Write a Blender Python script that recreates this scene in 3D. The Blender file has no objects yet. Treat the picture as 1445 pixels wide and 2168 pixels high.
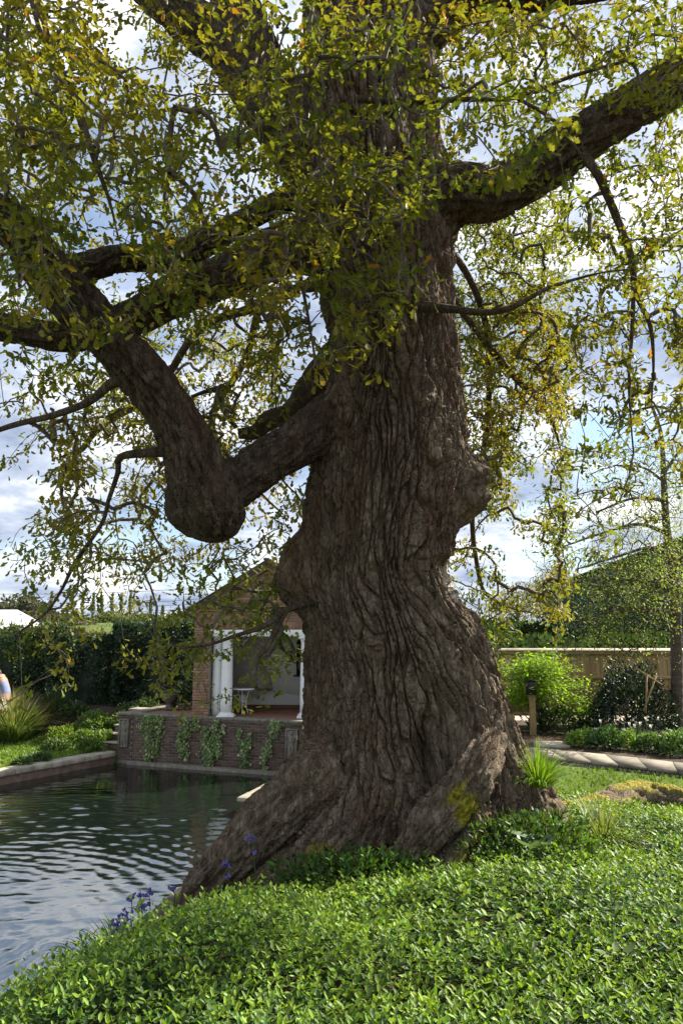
import bpy, math, random
import numpy as np
from mathutils import Vector, Matrix

random.seed(7); rng = np.random.default_rng(7)
S = bpy.context.scene
COL = S.collection

# ------------------------------------------------------------------ camera
CAMZ = 3.7; PITCH = math.radians(9.3); FPX = 1565.0
cd = bpy.data.cameras.new('camera'); cam = bpy.data.objects.new('camera', cd); COL.objects.link(cam)
cam.location = (0, 0, CAMZ); cam.rotation_euler = (math.pi/2 + PITCH, 0, 0)
cd.sensor_fit = 'VERTICAL'; cd.sensor_height = 36; cd.lens = FPX/2168*36
cd.clip_start = 0.05; cd.clip_end = 3000
S.camera = cam
S.render.resolution_x = 682; S.render.resolution_y = 1024

# ------------------------------------------------------------------ sky and sun
SUN_AZ, SUN_EL = math.radians(60), math.radians(41)      # azimuth measured from +Y towards +X
W = bpy.data.worlds.new('World'); S.world = W; W.use_nodes = True
def build_world():
    nt = W.node_tree; N = nt.nodes; L = nt.links; N.clear()
    out = N.new('ShaderNodeOutputWorld'); bg = N.new('ShaderNodeBackground'); bg.inputs['Strength'].default_value = 0.1
    sky = N.new('ShaderNodeTexSky'); sky.sky_type = 'NISHITA'; sky.sun_disc = False
    sky.sun_elevation = SUN_EL; sky.sun_rotation = SUN_AZ; sky.air_density = 1.0; sky.dust_density = 0.6; sky.ozone_density = 1.5
    tc = N.new('ShaderNodeTexCoord'); sep = N.new('ShaderNodeSeparateXYZ'); L.new(tc.outputs['Generated'], sep.inputs[0])
    zz = N.new('ShaderNodeMath'); zz.operation = 'MAXIMUM'; L.new(sep.outputs['Z'], zz.inputs[0]); zz.inputs[1].default_value = 0.0
    za = N.new('ShaderNodeMath'); za.operation = 'ADD'; L.new(zz.outputs[0], za.inputs[0]); za.inputs[1].default_value = 0.32
    comb = N.new('ShaderNodeCombineXYZ')
    for i, ax in enumerate('XY'):
        d = N.new('ShaderNodeMath'); d.operation = 'DIVIDE'; L.new(sep.outputs[ax], d.inputs[0]); L.new(za.outputs[0], d.inputs[1]); L.new(d.outputs[0], comb.inputs[i])
    def noise(scale, detail, rough, off):
        mp = N.new('ShaderNodeMapping'); mp.inputs['Location'].default_value = off; L.new(comb.outputs[0], mp.inputs[0])
        n = N.new('ShaderNodeTexNoise'); n.inputs['Scale'].default_value = scale; n.inputs['Detail'].default_value = detail; n.inputs['Roughness'].default_value = rough
        L.new(mp.outputs[0], n.inputs['Vector']); return n
    def ramp(src, stops):
        r = N.new('ShaderNodeValToRGB'); L.new(src, r.inputs[0]); e = r.color_ramp.elements
        e[0].position, e[0].color = stops[0]; e[1].position, e[1].color = stops[-1]
        for p, c in stops[1:-1]:
            k = e.new(p); k.color = c
        return r
    n1 = noise(1.7, 9, 0.60, (3.1, 1.7, 0)); n2 = noise(3.0, 9, 0.60, (7.3, 4.2, 1.0))
    mask = ramp(n1.outputs['Fac'], [(0.35, (0,0,0,1)), (0.49, (1,1,1,1))])
    ccol = ramp(n2.outputs['Fac'], [(0.37, (1.5,1.85,2.6,1)), (0.49, (2.7,3.05,3.7,1)), (0.60, (5.2,5.25,5.3,1))])
    mx = N.new('ShaderNodeMix'); mx.data_type = 'RGBA'
    L.new(mask.outputs[0], mx.inputs[0]); sc_ = N.new('ShaderNodeVectorMath'); sc_.operation = 'SCALE'; sc_.inputs['Scale'].default_value = 0.75; L.new(sky.outputs[0], sc_.inputs[0]); L.new(sc_.outputs[0], mx.inputs[6]); L.new(ccol.outputs[0], mx.inputs[7])
    L.new(mx.outputs[2], bg.inputs[0]); L.new(bg.outputs[0], out.inputs[0])
build_world()
sd_ = bpy.data.lights.new('sun', 'SUN'); sd_.energy = 5.0; sd_.angle = math.radians(0.6); sd_.color = (1.0, 0.93, 0.80)
sun = bpy.data.objects.new('sun', sd_); COL.objects.link(sun)
SD = Vector((math.sin(SUN_AZ)*math.cos(SUN_EL), math.cos(SUN_AZ)*math.cos(SUN_EL), math.sin(SUN_EL)))
sun.rotation_euler = SD.to_track_quat('Z', 'Y').to_euler(); sun.location = (20, 20, 30)
S.view_settings.view_transform = 'Standard'; S.view_settings.look = 'None'; S.view_settings.gamma = 1
S.view_settings.exposure = 1.4
try: S.render.engine = 'CYCLES'
except Exception: pass

# ------------------------------------------------------------------ helpers
def P(px, py, Y):
    """world point at distance Y in front of the camera whose bearing is that of photograph pixel (px, py)"""
    dx = (px-722.5)/FPX; dy = (1084-py)/FPX
    t = Y/(math.cos(PITCH) - dy*math.sin(PITCH))
    return np.array([dx*t, Y, CAMZ + t*(math.sin(PITCH) + dy*math.cos(PITCH))])
def PZ(px, py, z):
    dx = (px-722.5)/FPX; dy = (1084-py)/FPX
    s = math.sin(PITCH) + dy*math.cos(PITCH); t = (z-CAMZ)/s
    return np.array([dx*t, t*(math.cos(PITCH)-dy*math.sin(PITCH)), z])
def sstep(a, b, x):
    t = np.clip((np.asarray(x, float)-a)/(b-a), 0, 1); return t*t*(3-2*t)
def _hash(ix, iy, iz, seed):
    h = (ix.astype(np.int64)*374761393 + iy.astype(np.int64)*668265263 + iz.astype(np.int64)*2147483647 + seed*1274126177) & 0xffffffff
    h = ((h ^ (h >> 13))*1274126177) & 0xffffffff
    h = ((h ^ (h >> 16))*2246822519) & 0xffffffff
    return ((h ^ (h >> 13)) & 0xffffff)/float(0x1000000)
def vnoise(x, y, z=0.0, seed=0):
    x, y, z = np.broadcast_arrays(np.asarray(x, float), np.asarray(y, float), np.asarray(z, float))
    ix, iy, iz = np.floor(x), np.floor(y), np.floor(z); fx, fy, fz = x-ix, y-iy, z-iz
    fx, fy, fz = [f*f*(3-2*f) for f in (fx, fy, fz)]
    r = 0
    for a in (0, 1):
        for b in (0, 1):
            for c in (0, 1):
                w = (fx if a else 1-fx)*(fy if b else 1-fy)*(fz if c else 1-fz)
                r = r + w*_hash(ix+a, iy+b, iz+c, seed)
    return r*2-1
def fbm(x, y, z=0.0, oct=4, seed=0, gain=0.5):
    r, a, f = 0, 1.0, 1.0
    for k in range(oct):
        r = r + a*vnoise(np.asarray(x)*f, np.asarray(y)*f, np.asarray(z)*f, seed+k*17); a *= gain; f *= 2.03
    return r
def worley(u, v, seed=0, wrap=None):
    iu, iv = np.floor(u), np.floor(v); f1 = np.full(u.shape, 9.0); f2 = f1.copy(); cid = np.zeros(u.shape)
    for a in (-1, 0, 1):
        for b in (-1, 0, 1):
            cu, cv = iu+a, iv+b; hu = np.mod(cu, wrap) if wrap else cu
            ox = _hash(hu, cv, np.zeros_like(cu), seed); oy = _hash(hu, cv, np.zeros_like(cu), seed+5)
            d = (cu+ox-u)**2 + (cv+oy-v)**2
            m = d < f1
            f2 = np.where(m, f1, np.minimum(f2, d)); cid = np.where(m, _hash(hu, cv, np.zeros_like(cu), seed+9), cid); f1 = np.where(m, d, f1)
    return np.sqrt(f1), np.sqrt(f2), cid
def nrm(a):
    a = np.asarray(a, float); return a/np.maximum(np.linalg.norm(a, axis=-1, keepdims=True), 1e-9)

def tag(o, label=None, cat=None, group=None, kind=None):
    if label: o['label'] = label
    if cat: o['category'] = cat
    if group: o['group'] = group
    if kind: o['kind'] = kind
    return o
def empty(name, loc, rz=0):
    o = bpy.data.objects.new(name, None); COL.objects.link(o); o.location = [float(c) for c in loc]; o.rotation_euler[2] = rz
    o.empty_display_size = 0.2; return o
def link(name, me, parent=None, m=None):
    o = bpy.data.objects.new(name, me); COL.objects.link(o)
    if m is not None and len(me.materials) == 0: me.materials.append(m)
    if parent is not None:
        o.parent = parent; 
    return o
class MB:
    """collects geometry; build() links it as one mesh object. Coordinates are world unless a parent offset is given"""
    def __init__(s): s.V = []; s.L = []; s.S = []; s.C = []; s.n = 0; s.hascol = False
    def add(s, V, faces=None, loops=None, sizes=None, col=None):
        V = np.asarray(V, float).reshape(-1, 3)
        if faces is not None:
            if isinstance(faces, np.ndarray):
                loops = faces.reshape(-1); sizes = np.full(faces.shape[0], faces.shape[1])
            else:
                loops = np.array([i for f in faces for i in f]); sizes = np.array([len(f) for f in faces])
        s.V.append(V); s.L.append(np.asarray(loops)+s.n); s.S.append(np.asarray(sizes)); s.n += len(V)
        if col is not None: s.hascol = True
        c = np.ones((len(V), 3))*0.5 if col is None else np.broadcast_to(np.asarray(col, float), (len(V), 3))
        s.C.append(c); return s
    def box(s, lo, hi, M=None, col=None):
        lo, hi = np.asarray(lo, float), np.asarray(hi, float)
        V = np.array([[(lo, hi)[i][0], (lo, hi)[j][1], (lo, hi)[k][2]] for i in (0,1) for j in (0,1) for k in (0,1)])
        if M is not None: V = M(V)
        F = np.array([[0,1,3,2],[4,6,7,5],[0,4,5,1],[2,3,7,6],[0,2,6,4],[1,5,7,3]])
        return s.add(V, F, col=col)
    def bbox(s, lo, hi, b=0.006, M=None, col=None):
        """box with chamfered vertical and top edges (rounded slab)"""
        lo, hi = np.asarray(lo, float), np.asarray(hi, float); b = min(b, *(abs(hi-lo)/3))
        def ring(ins, z):
            x0, y0, x1, y1 = lo[0]+ins, lo[1]+ins, hi[0]-ins, hi[1]-ins
            return [(x0+b,y0,z),(x1-b,y0,z),(x1,y0+b,z),(x1,y1-b,z),(x1-b,y1,z),(x0+b,y1,z),(x0,y1-b,z),(x0,y0+b,z)]
        R = [ring(b, lo[2]), ring(0, lo[2]+b), ring(0, hi[2]-b), ring(b, hi[2])]
        V = np.array(sum(R, []), float)
        if M is not None: V = M(V)
        F = [list(range(7,-1,-1)), list(range(24,32))]
        for k in range(3):
            for i in range(8): F.append([k*8+i, k*8+(i+1)%8, (k+1)*8+(i+1)%8, (k+1)*8+i])
        return s.add(V, F, col=col)
    def lathe(s, prof, c=(0,0,0), n=20, M=None, col=None):
        prof = np.asarray(prof, float); a = np.linspace(0, 2*math.pi, n, endpoint=False)
        V = np.stack([np.outer(prof[:,0], np.cos(a))+c[0], np.outer(prof[:,0], np.sin(a))+c[1], np.repeat(prof[:,1][:,None], n, 1)+c[2]], -1).reshape(-1,3)
        k = len(prof); F = []
        for i in range(k-1):
            for j in range(n): F.append([i*n+j, i*n+(j+1)%n, (i+1)*n+(j+1)%n, (i+1)*n+j])
        F.append(list(range(n-1,-1,-1))); F.append([(k-1)*n+j for j in range(n)])
        if M is not None: V = M(V)
        return s.add(V, F, col=col)
    def tube(s, pts, rad, n=6, col=None, cap=True):
        pts = np.asarray(pts, float); k = len(pts); rad = np.broadcast_to(np.asarray(rad, float), (k,))
        T = np.gradient(pts, axis=0); T = nrm(T)
        ref = np.array([0,0,1.0]) if abs(T[0][2]) < 0.9 else np.array([1.0,0,0])
        a = np.linspace(0, 2*math.pi, n, endpoint=False); V = np.zeros((k, n, 3)); u = nrm(np.cross(T[0], ref))
        for i in range(k):
            u = nrm(u - T[i]*np.dot(u, T[i])); w = np.cross(T[i], u)
            V[i] = pts[i] + rad[i]*(np.outer(np.cos(a), u) + np.outer(np.sin(a), w))
        I = np.arange(k*n).reshape(k, n); J = np.roll(I, -1, 1)
        F = np.stack([I[:-1], J[:-1], J[1:], I[1:]], -1).reshape(-1, 4)
        lo = F.reshape(-1); sz = np.full(len(F), 4)
        if cap:
            lo = np.concatenate([lo, I[0][::-1], I[-1]]); sz = np.concatenate([sz, [n, n]])
        return s.add(V.reshape(-1,3), loops=lo, sizes=sz, col=col)
    def mesh(s, name):
        V = np.concatenate(s.V); Lp = np.concatenate(s.L).astype(np.int32); Sz = np.concatenate(s.S).astype(np.int32)
        me = bpy.data.meshes.new(name); me.vertices.add(len(V)); me.vertices.foreach_set('co', V.astype(np.float32).ravel())
        me.loops.add(len(Lp)); me.loops.foreach_set('vertex_index', Lp)
        me.polygons.add(len(Sz)); st = np.concatenate([[0], np.cumsum(Sz)[:-1]]).astype(np.int32); me.polygons.foreach_set('loop_start', st)
        me.update(calc_edges=True)
        if s.hascol:
            at = me.color_attributes.new('col', 'FLOAT_COLOR', 'POINT'); c = np.ones((len(V), 4), np.float32); c[:, :3] = np.concatenate(s.C)
            at.data.foreach_set('color', c.ravel())
        return me
    def build(s, name, m, parent=None, smooth=False, origin=None):
        """origin: the parent's world location (vertices are shifted so that they stay where they are)"""
        if origin is None and parent is not None: origin = world_loc(parent)
        if origin is not None: s.V = [v-np.asarray(origin, float) for v in s.V]
        me = s.mesh(name); me.materials.append(m)
        if smooth: me.polygons.foreach_set('use_smooth', np.ones(len(me.polygons), bool))
        return link(name, me, parent)
def world_loc(o):
    p = np.array(o.location)
    while o.parent is not None: o = o.parent; p = p+np.array(o.location)
    return p
def catmull(pts, step):
    pts = np.asarray(pts, float); d = pts.shape[1]; Q = np.vstack([2*pts[0]-pts[1], pts, 2*pts[-1]-pts[-2]]); out = []
    for i in range(1, len(Q)-2):
        n = max(2, int(np.linalg.norm(Q[i+1][:3]-Q[i][:3])/step)); t = np.linspace(0, 1, n, endpoint=False)[:, None]
        p0, p1, p2, p3 = Q[i-1], Q[i], Q[i+1], Q[i+2]
        out.append(0.5*((2*p1)+(-p0+p2)*t+(2*p0-5*p1+4*p2-p3)*t**2+(-p0+3*p1-3*p2+p3)*t**3))
    out.append(pts[-1:]); return np.vstack(out)
# instanced leaves baked into one mesh ------------------------------------------------
def frames(f, up):
    x = nrm(f); z = nrm(up - x*np.sum(up*x, -1, keepdims=True)); y = np.cross(z, x)
    return np.stack([x, y, z], -1)                       # columns
def leaves(mb, T, faces, loc, R, sc, col):
    n = len(loc); tv = np.asarray(T, float); k = len(tv)
    V = np.einsum('nij,kj->nki', R, tv)*np.asarray(sc).reshape(-1,1,1) + loc[:, None, :]
    lo = np.array([i for f in faces for i in f]); sz = np.array([len(f) for f in faces])
    L = (lo[None]+np.arange(n)[:, None]*k).ravel(); Sz = np.tile(sz, n)
    mb.add(V.reshape(-1,3), loops=L, sizes=Sz, col=np.repeat(col, k, 0))
OAK_T = [(0,0,0),(.30,0,-.03),(.55,0,-.045),(.80,0,-.03),(1.0,0,.02),
         (.18,.07,.02),(.30,.17,.04),(.40,.11,.02),(.52,.24,.05),(.62,.14,.02),(.74,.25,.05),(.84,.15,.03),(.94,.12,.03)]
OAK_T = OAK_T + [(x,-y,z) for x,y,z in OAK_T[5:]]
OAK_F = [(0,1,6,5),(1,7,6),(1,2,8,7),(2,9,8),(2,3,10,9),(3,11,10),(3,4,12,11)]
OAK_F = OAK_F + [tuple((i if i < 5 else i+8) for i in f[::-1]) for f in OAK_F]
OAK_T2 = [(0,0,0),(.5,0,-.04),(1.0,0,.02),(.30,.17,.04),(.42,.10,.02),(.70,.25,.05),(.90,.13,.03)]
OAK_T2 = OAK_T2 + [(x,-y,z) for x,y,z in OAK_T2[3:]]
OAK_F2 = [(0,1,4,3),(1,5,4),(1,2,6,5)]
OAK_F2 = OAK_F2 + [tuple((i if i < 3 else i+4) for i in f[::-1]) for f in OAK_F2]
ELL_T = [(0,0,0),(.5,0,-.05),(1,0,-.02),(.28,.20,.06),(.66,.19,.05),(.28,-.20,.06),(.66,-.19,.05)]
ELL_F = [(0,1,4,3),(1,2,4),(0,5,6,1),(1,6,2)]
DIA_T = [(0,0,0),(.45,.26,.06),(1,0,-.04),(.45,-.26,.06)]
DIA_F = [(0,2,1),(0,3,2)]
BLADE_T = [(0,.5,0),(0,-.5,0),(.35,.5,0),(.35,-.5,0),(.7,.4,0),(.7,-.4,0),(1,0,0)]
def runit(n): return nrm(rng.normal(size=(n,3)))
def vary(base, n, dv=0.25, dh=0.12):
    c = np.asarray(base, float)[None]*(1+rng.normal(0, dv, (n,1)))
    c = c*(1+rng.normal(0, dh, (n,3))); return np.clip(c, 0.004, 0.9)

# ------------------------------------------------------------------ materials
def newmat(name):
    m = bpy.data.materials.new(name); m.use_nodes = True; nt = m.node_tree; nt.nodes.clear()
    out = nt.nodes.new('ShaderNodeOutputMaterial'); b = nt.nodes.new('ShaderNodeBsdfPrincipled'); nt.links.new(b.outputs[0], out.inputs[0])
    return m, nt, b, out
def mkramp(nt, src, stops):
    r = nt.nodes.new('ShaderNodeValToRGB'); e = r.color_ramp.elements
    e[0].position, e[0].color = stops[0][0], (*stops[0][1], 1); e[1].position, e[1].color = stops[-1][0], (*stops[-1][1], 1)
    for p, c in stops[1:-1]: k = e.new(p); k.color = (*c, 1)
    nt.links.new(src, r.inputs[0]); return r
def mknoise(nt, scale, detail=5, rough=0.6, stretch=None, coord='Object'):
    tc = nt.nodes.new('ShaderNodeTexCoord'); n = nt.nodes.new('ShaderNodeTexNoise'); src = tc.outputs[coord]
    if stretch:
        mp = nt.nodes.new('ShaderNodeMapping'); mp.inputs['Scale'].default_value = stretch; nt.links.new(src, mp.inputs[0]); src = mp.outputs[0]
    nt.links.new(src, n.inputs['Vector']); n.inputs['Scale'].default_value = scale; n.inputs['Detail'].default_value = detail; n.inputs['Roughness'].default_value = rough
    return n
def surf(name, stops, scale=6, rough=0.8, bump=0.3, bscale=40, stretch=None, detail=6, spec=0.3, dist=0.01, rand=0.0, coord='Object'):
    m, nt, b, out = newmat(name)
    n = mknoise(nt, scale, detail, 0.62, stretch, coord); r = mkramp(nt, n.outputs['Fac'], stops); col = r.outputs[0]
    if rand:
        oi = nt.nodes.new('ShaderNodeObjectInfo'); mr = nt.nodes.new('ShaderNodeMapRange'); nt.links.new(oi.outputs['Random'], mr.inputs[0])
        mr.inputs[3].default_value = 1-rand; mr.inputs[4].default_value = 1+rand
        hs = nt.nodes.new('ShaderNodeHueSaturation'); nt.links.new(col, hs.inputs['Color']); nt.links.new(mr.outputs[0], hs.inputs['Value']); col = hs.outputs[0]
    nt.links.new(col, b.inputs['Base Color']); b.inputs['Roughness'].default_value = rough; b.inputs['Specular IOR Level'].default_value = spec
    if bump:
        n2 = mknoise(nt, bscale, 6, 0.65, stretch, coord); bp = nt.nodes.new('ShaderNodeBump'); bp.inputs['Strength'].default_value = bump; bp.inputs['Distance'].default_value = dist
        nt.links.new(n2.outputs['Fac'], bp.inputs['Height']); nt.links.new(bp.outputs[0], b.inputs['Normal'])
    return m
def leafmat(name, rough=0.45, trans=0.4, tint=(1.25,1.2,0.6), spec=0.4):
    m, nt, b, out = newmat(name)
    at = nt.nodes.new('ShaderNodeAttribute'); at.attribute_name = 'col'
    nt.links.new(at.outputs['Color'], b.inputs['Base Color']); b.inputs['Roughness'].default_value = rough; b.inputs['Specular IOR Level'].default_value = spec
    tr = nt.nodes.new('ShaderNodeBsdfTranslucent'); mu = nt.nodes.new('ShaderNodeMix'); mu.data_type = 'RGBA'; mu.blend_type = 'MULTIPLY'; mu.inputs[0].default_value = 1
    nt.links.new(at.outputs['Color'], mu.inputs[6]); mu.inputs[7].default_value = (*tint, 1); nt.links.new(mu.outputs[2], tr.inputs[0])
    ms = nt.nodes.new('ShaderNodeMixShader'); ms.inputs[0].default_value = trans
    nt.links.new(b.outputs[0], ms.inputs[1]); nt.links.new(tr.outputs[0], ms.inputs[2]); nt.links.new(ms.outputs[0], out.inputs[0])
    return m
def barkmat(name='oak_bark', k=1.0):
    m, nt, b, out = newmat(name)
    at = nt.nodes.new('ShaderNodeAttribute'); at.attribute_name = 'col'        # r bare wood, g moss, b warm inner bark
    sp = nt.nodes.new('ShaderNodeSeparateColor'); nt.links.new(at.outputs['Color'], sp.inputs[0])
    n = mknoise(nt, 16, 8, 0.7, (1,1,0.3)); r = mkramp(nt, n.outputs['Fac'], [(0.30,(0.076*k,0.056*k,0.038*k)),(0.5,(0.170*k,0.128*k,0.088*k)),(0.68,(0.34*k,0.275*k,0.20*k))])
    def mix(f, c1, c2):
        x = nt.nodes.new('ShaderNodeMix'); x.data_type = 'RGBA'; nt.links.new(f, x.inputs[0]); nt.links.new(c1, x.inputs[6])
        if isinstance(c2, tuple): x.inputs[7].default_value = (*c2, 1)
        else: nt.links.new(c2, x.inputs[7])
        return x.outputs[2]
    n3 = mknoise(nt, 30, 5, 0.7); mo = mkramp(nt, n3.outputs['Fac'], [(0.3,(0.14,0.13,0.015)),(0.55,(0.33,0.29,0.03)),(0.75,(0.48,0.40,0.05))])
    c = mix(sp.outputs[2], r.outputs[0], (0.15*k,0.088*k,0.055*k))
    c = mix(sp.outputs[0], c, (0.60,0.54,0.46)); c = mix(sp.outputs[1], c, mo.outputs[0])
    nt.links.new(c, b.inputs['Base Color']); b.inputs['Roughness'].default_value = 0.9; b.inputs['Specular IOR Level'].default_value = 0.15
    n2 = mknoise(nt, 26, 9, 0.75, (1,1,0.35)); bp = nt.nodes.new('ShaderNodeBump'); bp.inputs['Strength'].default_value = 1.0; bp.inputs['Distance'].default_value = 0.035
    vo = nt.nodes.new('ShaderNodeTexVoronoi'); vo.feature = 'DISTANCE_TO_EDGE'; vo.inputs['Scale'].default_value = 21
    tc = nt.nodes.new('ShaderNodeTexCoord'); mp = nt.nodes.new('ShaderNodeMapping'); mp.inputs['Scale'].default_value = (1,1,0.45); nt.links.new(tc.outputs['Object'], mp.inputs[0])
    wn = nt.nodes.new('ShaderNodeTexNoise'); wn.inputs['Scale'].default_value = 5; nt.links.new(mp.outputs[0], wn.inputs['Vector'])
    ad = nt.nodes.new('ShaderNodeVectorMath'); ad.operation = 'MULTIPLY_ADD'; nt.links.new(wn.outputs['Color'], ad.inputs[0]); ad.inputs[1].default_value = (.18,.18,.18); nt.links.new(mp.outputs[0], ad.inputs[2]); nt.links.new(ad.outputs[0], vo.inputs['Vector'])
    mr = nt.nodes.new('ShaderNodeMapRange'); nt.links.new(vo.outputs['Distance'], mr.inputs[0]); mr.inputs[1].default_value = 0.0; mr.inputs[2].default_value = 0.12
    sm = nt.nodes.new('ShaderNodeMath'); sm.operation = 'MULTIPLY_ADD'; nt.links.new(mr.outputs[0], sm.inputs[0]); sm.inputs[1].default_value = 0.45; nt.links.new(n2.outputs['Fac'], sm.inputs[2])
    nt.links.new(sm.outputs[0], bp.inputs['Height']); nt.links.new(bp.outputs[0], b.inputs['Normal'])
    return m
M = {}
M['bark'] = barkmat(); M['limbbark_shaded'] = barkmat('oak_limb_bark_shaded', 0.62)  # limb copy of the trunk bark, darkened to paint the limbs' backlit silhouette
M['twig'] = surf('twig_bark', [(0.3,(0.075,0.06,0.045)),(0.7,(0.17,0.145,0.115))], 12, 0.85, 0.2, 60)
M['oakleaf'] = leafmat('oak_leaf', 0.5, 0.52, (1.3,1.2,0.55), 0.35)
M['vinca'] = leafmat('periwinkle_leaf', 0.5, 0.36, (1.3,1.25,0.4), 0.3)
M['leaf'] = leafmat('garden_leaf', 0.45, 0.35, (1.2,1.25,0.5), 0.4)
M['gloss'] = leafmat('glossy_leaf', 0.42, 0.15, (1.2,1.25,0.5), 0.35)
M['lime'] = leafmat('lime_leaf', 0.5, 0.55, (1.25,1.25,0.45), 0.3)
M['far'] = leafmat('distant_leaf', 0.85, 0.35, (1.2,1.2,0.6), 0.08)
M['petal'] = leafmat('petal', 0.5, 0.35, (1,1,1), 0.3)
M['soil'] = surf('soil', [(0.3,(0.030,0.021,0.014)),(0.7,(0.085,0.062,0.044))], 8, 0.95, 0.8, 25, dist=0.04)
M['turf'] = surf('turf', [(0.3,(0.055,0.095,0.018)),(0.55,(0.10,0.15,0.025)),(0.75,(0.15,0.19,0.04))], 3, 0.9, 0.6, 60, dist=0.03)
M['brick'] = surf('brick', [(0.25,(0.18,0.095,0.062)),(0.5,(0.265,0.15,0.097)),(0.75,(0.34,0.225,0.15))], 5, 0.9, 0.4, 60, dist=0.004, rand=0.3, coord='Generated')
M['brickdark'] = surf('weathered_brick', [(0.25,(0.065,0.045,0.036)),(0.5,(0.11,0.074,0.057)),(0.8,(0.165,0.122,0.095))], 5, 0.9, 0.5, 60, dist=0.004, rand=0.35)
M['mortar'] = surf('mortar', [(0.3,(0.17,0.145,0.12)),(0.7,(0.30,0.265,0.225))], 14, 0.95, 0.4, 80, dist=0.004)
M['stone'] = surf('coping_stone', [(0.3,(0.24,0.205,0.155)),(0.55,(0.37,0.325,0.25)),(0.75,(0.47,0.42,0.34))], 5, 0.85, 0.35, 50, dist=0.006, rand=0.12)
M['pathstone'] = surf('path_stone', [(0.25,(0.11,0.092,0.07)),(0.5,(0.21,0.18,0.138)),(0.75,(0.30,0.265,0.21))], 3.5, 0.9, 0.4, 40, dist=0.008, rand=0.2)
M['stonedark'] = surf('weathered_stone', [(0.3,(0.10,0.092,0.072)),(0.55,(0.19,0.172,0.135)),(0.75,(0.28,0.255,0.20))], 9, 0.9, 0.5, 50, dist=0.006, rand=0.1)
M['white'] = surf('white_paint', [(0.3,(0.74,0.75,0.75)),(0.7,(0.82,0.82,0.81))], 4, 0.5, 0.08, 40, dist=0.003)
M['plaster'] = surf('plaster', [(0.3,(0.74,0.74,0.71)),(0.7,(0.82,0.82,0.79))], 2.2, 0.85, 0.15, 20, dist=0.004)
M['tilefloor'] = surf('quarry_tile', [(0.3,(0.16,0.075,0.05)),(0.7,(0.27,0.13,0.085))], 5, 0.6, 0.2, 30, dist=0.003)
M['roof'] = surf('roof_tile', [(0.3,(0.075,0.062,0.052)),(0.7,(0.15,0.125,0.10))], 8, 0.9, 0.5, 30, dist=0.01, rand=0.15)
M['wood'] = surf('fence_wood', [(0.25,(0.22,0.145,0.065)),(0.5,(0.31,0.212,0.098)),(0.75,(0.40,0.285,0.145))], 5, 0.8, 0.35, 30, (6,6,0.6), dist=0.004, rand=0.18)
M['barn'] = surf('barn_sheet', [(0.3,(0.040,0.075,0.066)),(0.7,(0.055,0.098,0.086))], 1.2, 0.75, 0.0, 20, spec=0.15)
M['black'] = surf('black_plastic', [(0.3,(0.012,0.012,0.013)),(0.7,(0.022,0.022,0.024))], 8, 0.4, 0.1, 60)
M['gravel'] = surf('gravel', [(0.3,(0.30,0.24,0.19)),(0.7,(0.46,0.39,0.32))], 30, 0.95, 0.5, 80, dist=0.02)
M['cable'] = surf('cable', [(0.3,(0.03,0.03,0.035)),(0.7,(0.05,0.05,0.055))], 5, 0.5, 0)
M['skin'] = surf('skin', [(0.3,(0.30,0.18,0.13)),(0.7,(0.36,0.22,0.165))], 8, 0.55, 0.1, 60)
M['shirt'] = surf('shirt', [(0.3,(0.15,0.19,0.31)),(0.7,(0.21,0.26,0.40))], 9, 0.85, 0.3, 30)
M['trouser'] = surf('trouser', [(0.3,(0.04,0.045,0.06)),(0.7,(0.06,0.065,0.085))], 9, 0.85, 0.3, 30)
M['hair'] = surf('hair', [(0.3,(0.05,0.035,0.025)),(0.7,(0.09,0.06,0.04))], 30, 0.6, 0.4, 60)
M['slate'] = surf('pale_roof', [(0.3,(0.34,0.35,0.37)),(0.7,(0.42,0.43,0.45))], 3, 0.6, 0.1, 30)
def watermat():
    m, nt, b, out = newmat('pond_water'); b.inputs['Base Color'].default_value = (0.006,0.010,0.007,1); b.inputs['Roughness'].default_value = 0.02; b.inputs['IOR'].default_value = 3.1
    b.inputs['Specular IOR Level'].default_value = 0.7
    n = mknoise(nt, 11, 4, 0.55, (0.7,1.5,1)); bp = nt.nodes.new('ShaderNodeBump'); bp.inputs['Strength'].default_value = 0.06; bp.inputs['Distance'].default_value = 0.02
    nt.links.new(n.outputs['Fac'], bp.inputs['Height']); nt.links.new(bp.outputs[0], b.inputs['Normal']); return m
M['water'] = watermat()

# ------------------------------------------------------------------ ground, pool, water
WL = P(283, 1510, 22.1); WR = P(641, 1527, 20.2)            # ends of the terrace wall on the pool side
POOL = np.array([(-2.9,3.4),(-2.35,4.5),(-1.98,5.2),(-1.72,5.8),(-1.55,6.5),(-1.35,7.6),(-0.85,10),(-0.7,13.6),(-2.1,15.9),(-1.55,17.2),(-1.0,20.15),
                 (WL[0],WL[1]),(WL[0]-0.46,WL[1]+0.10),(-8.75,18.45),(-11.4,14.5),(-12.6,8.5),(-10.5,2.5),(-6.5,0.6),(-4.2,1.3)])
def pool_sd(x, y):
    """signed distance to the pool outline, negative inside"""
    x = np.asarray(x, float); y = np.asarray(y, float); d = np.full(x.shape, 1e9); ins = np.zeros(x.shape, bool); n = len(POOL)
    for i in range(n):
        a, b = POOL[i], POOL[(i+1) % n]; e = b-a; wx, wy = x-a[0], y-a[1]; t = np.clip((wx*e[0]+wy*e[1])/(e@e), 0, 1)
        d = np.minimum(d, np.hypot(wx-t*e[0], wy-t*e[1]))
        c = ((a[1] > y) != (b[1] > y)) & (x < (b[0]-a[0])*(y-a[1])/((b[1]-a[1]) or 1e-9)+a[0]); ins ^= c
    return np.where(ins, -d, d)
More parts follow.
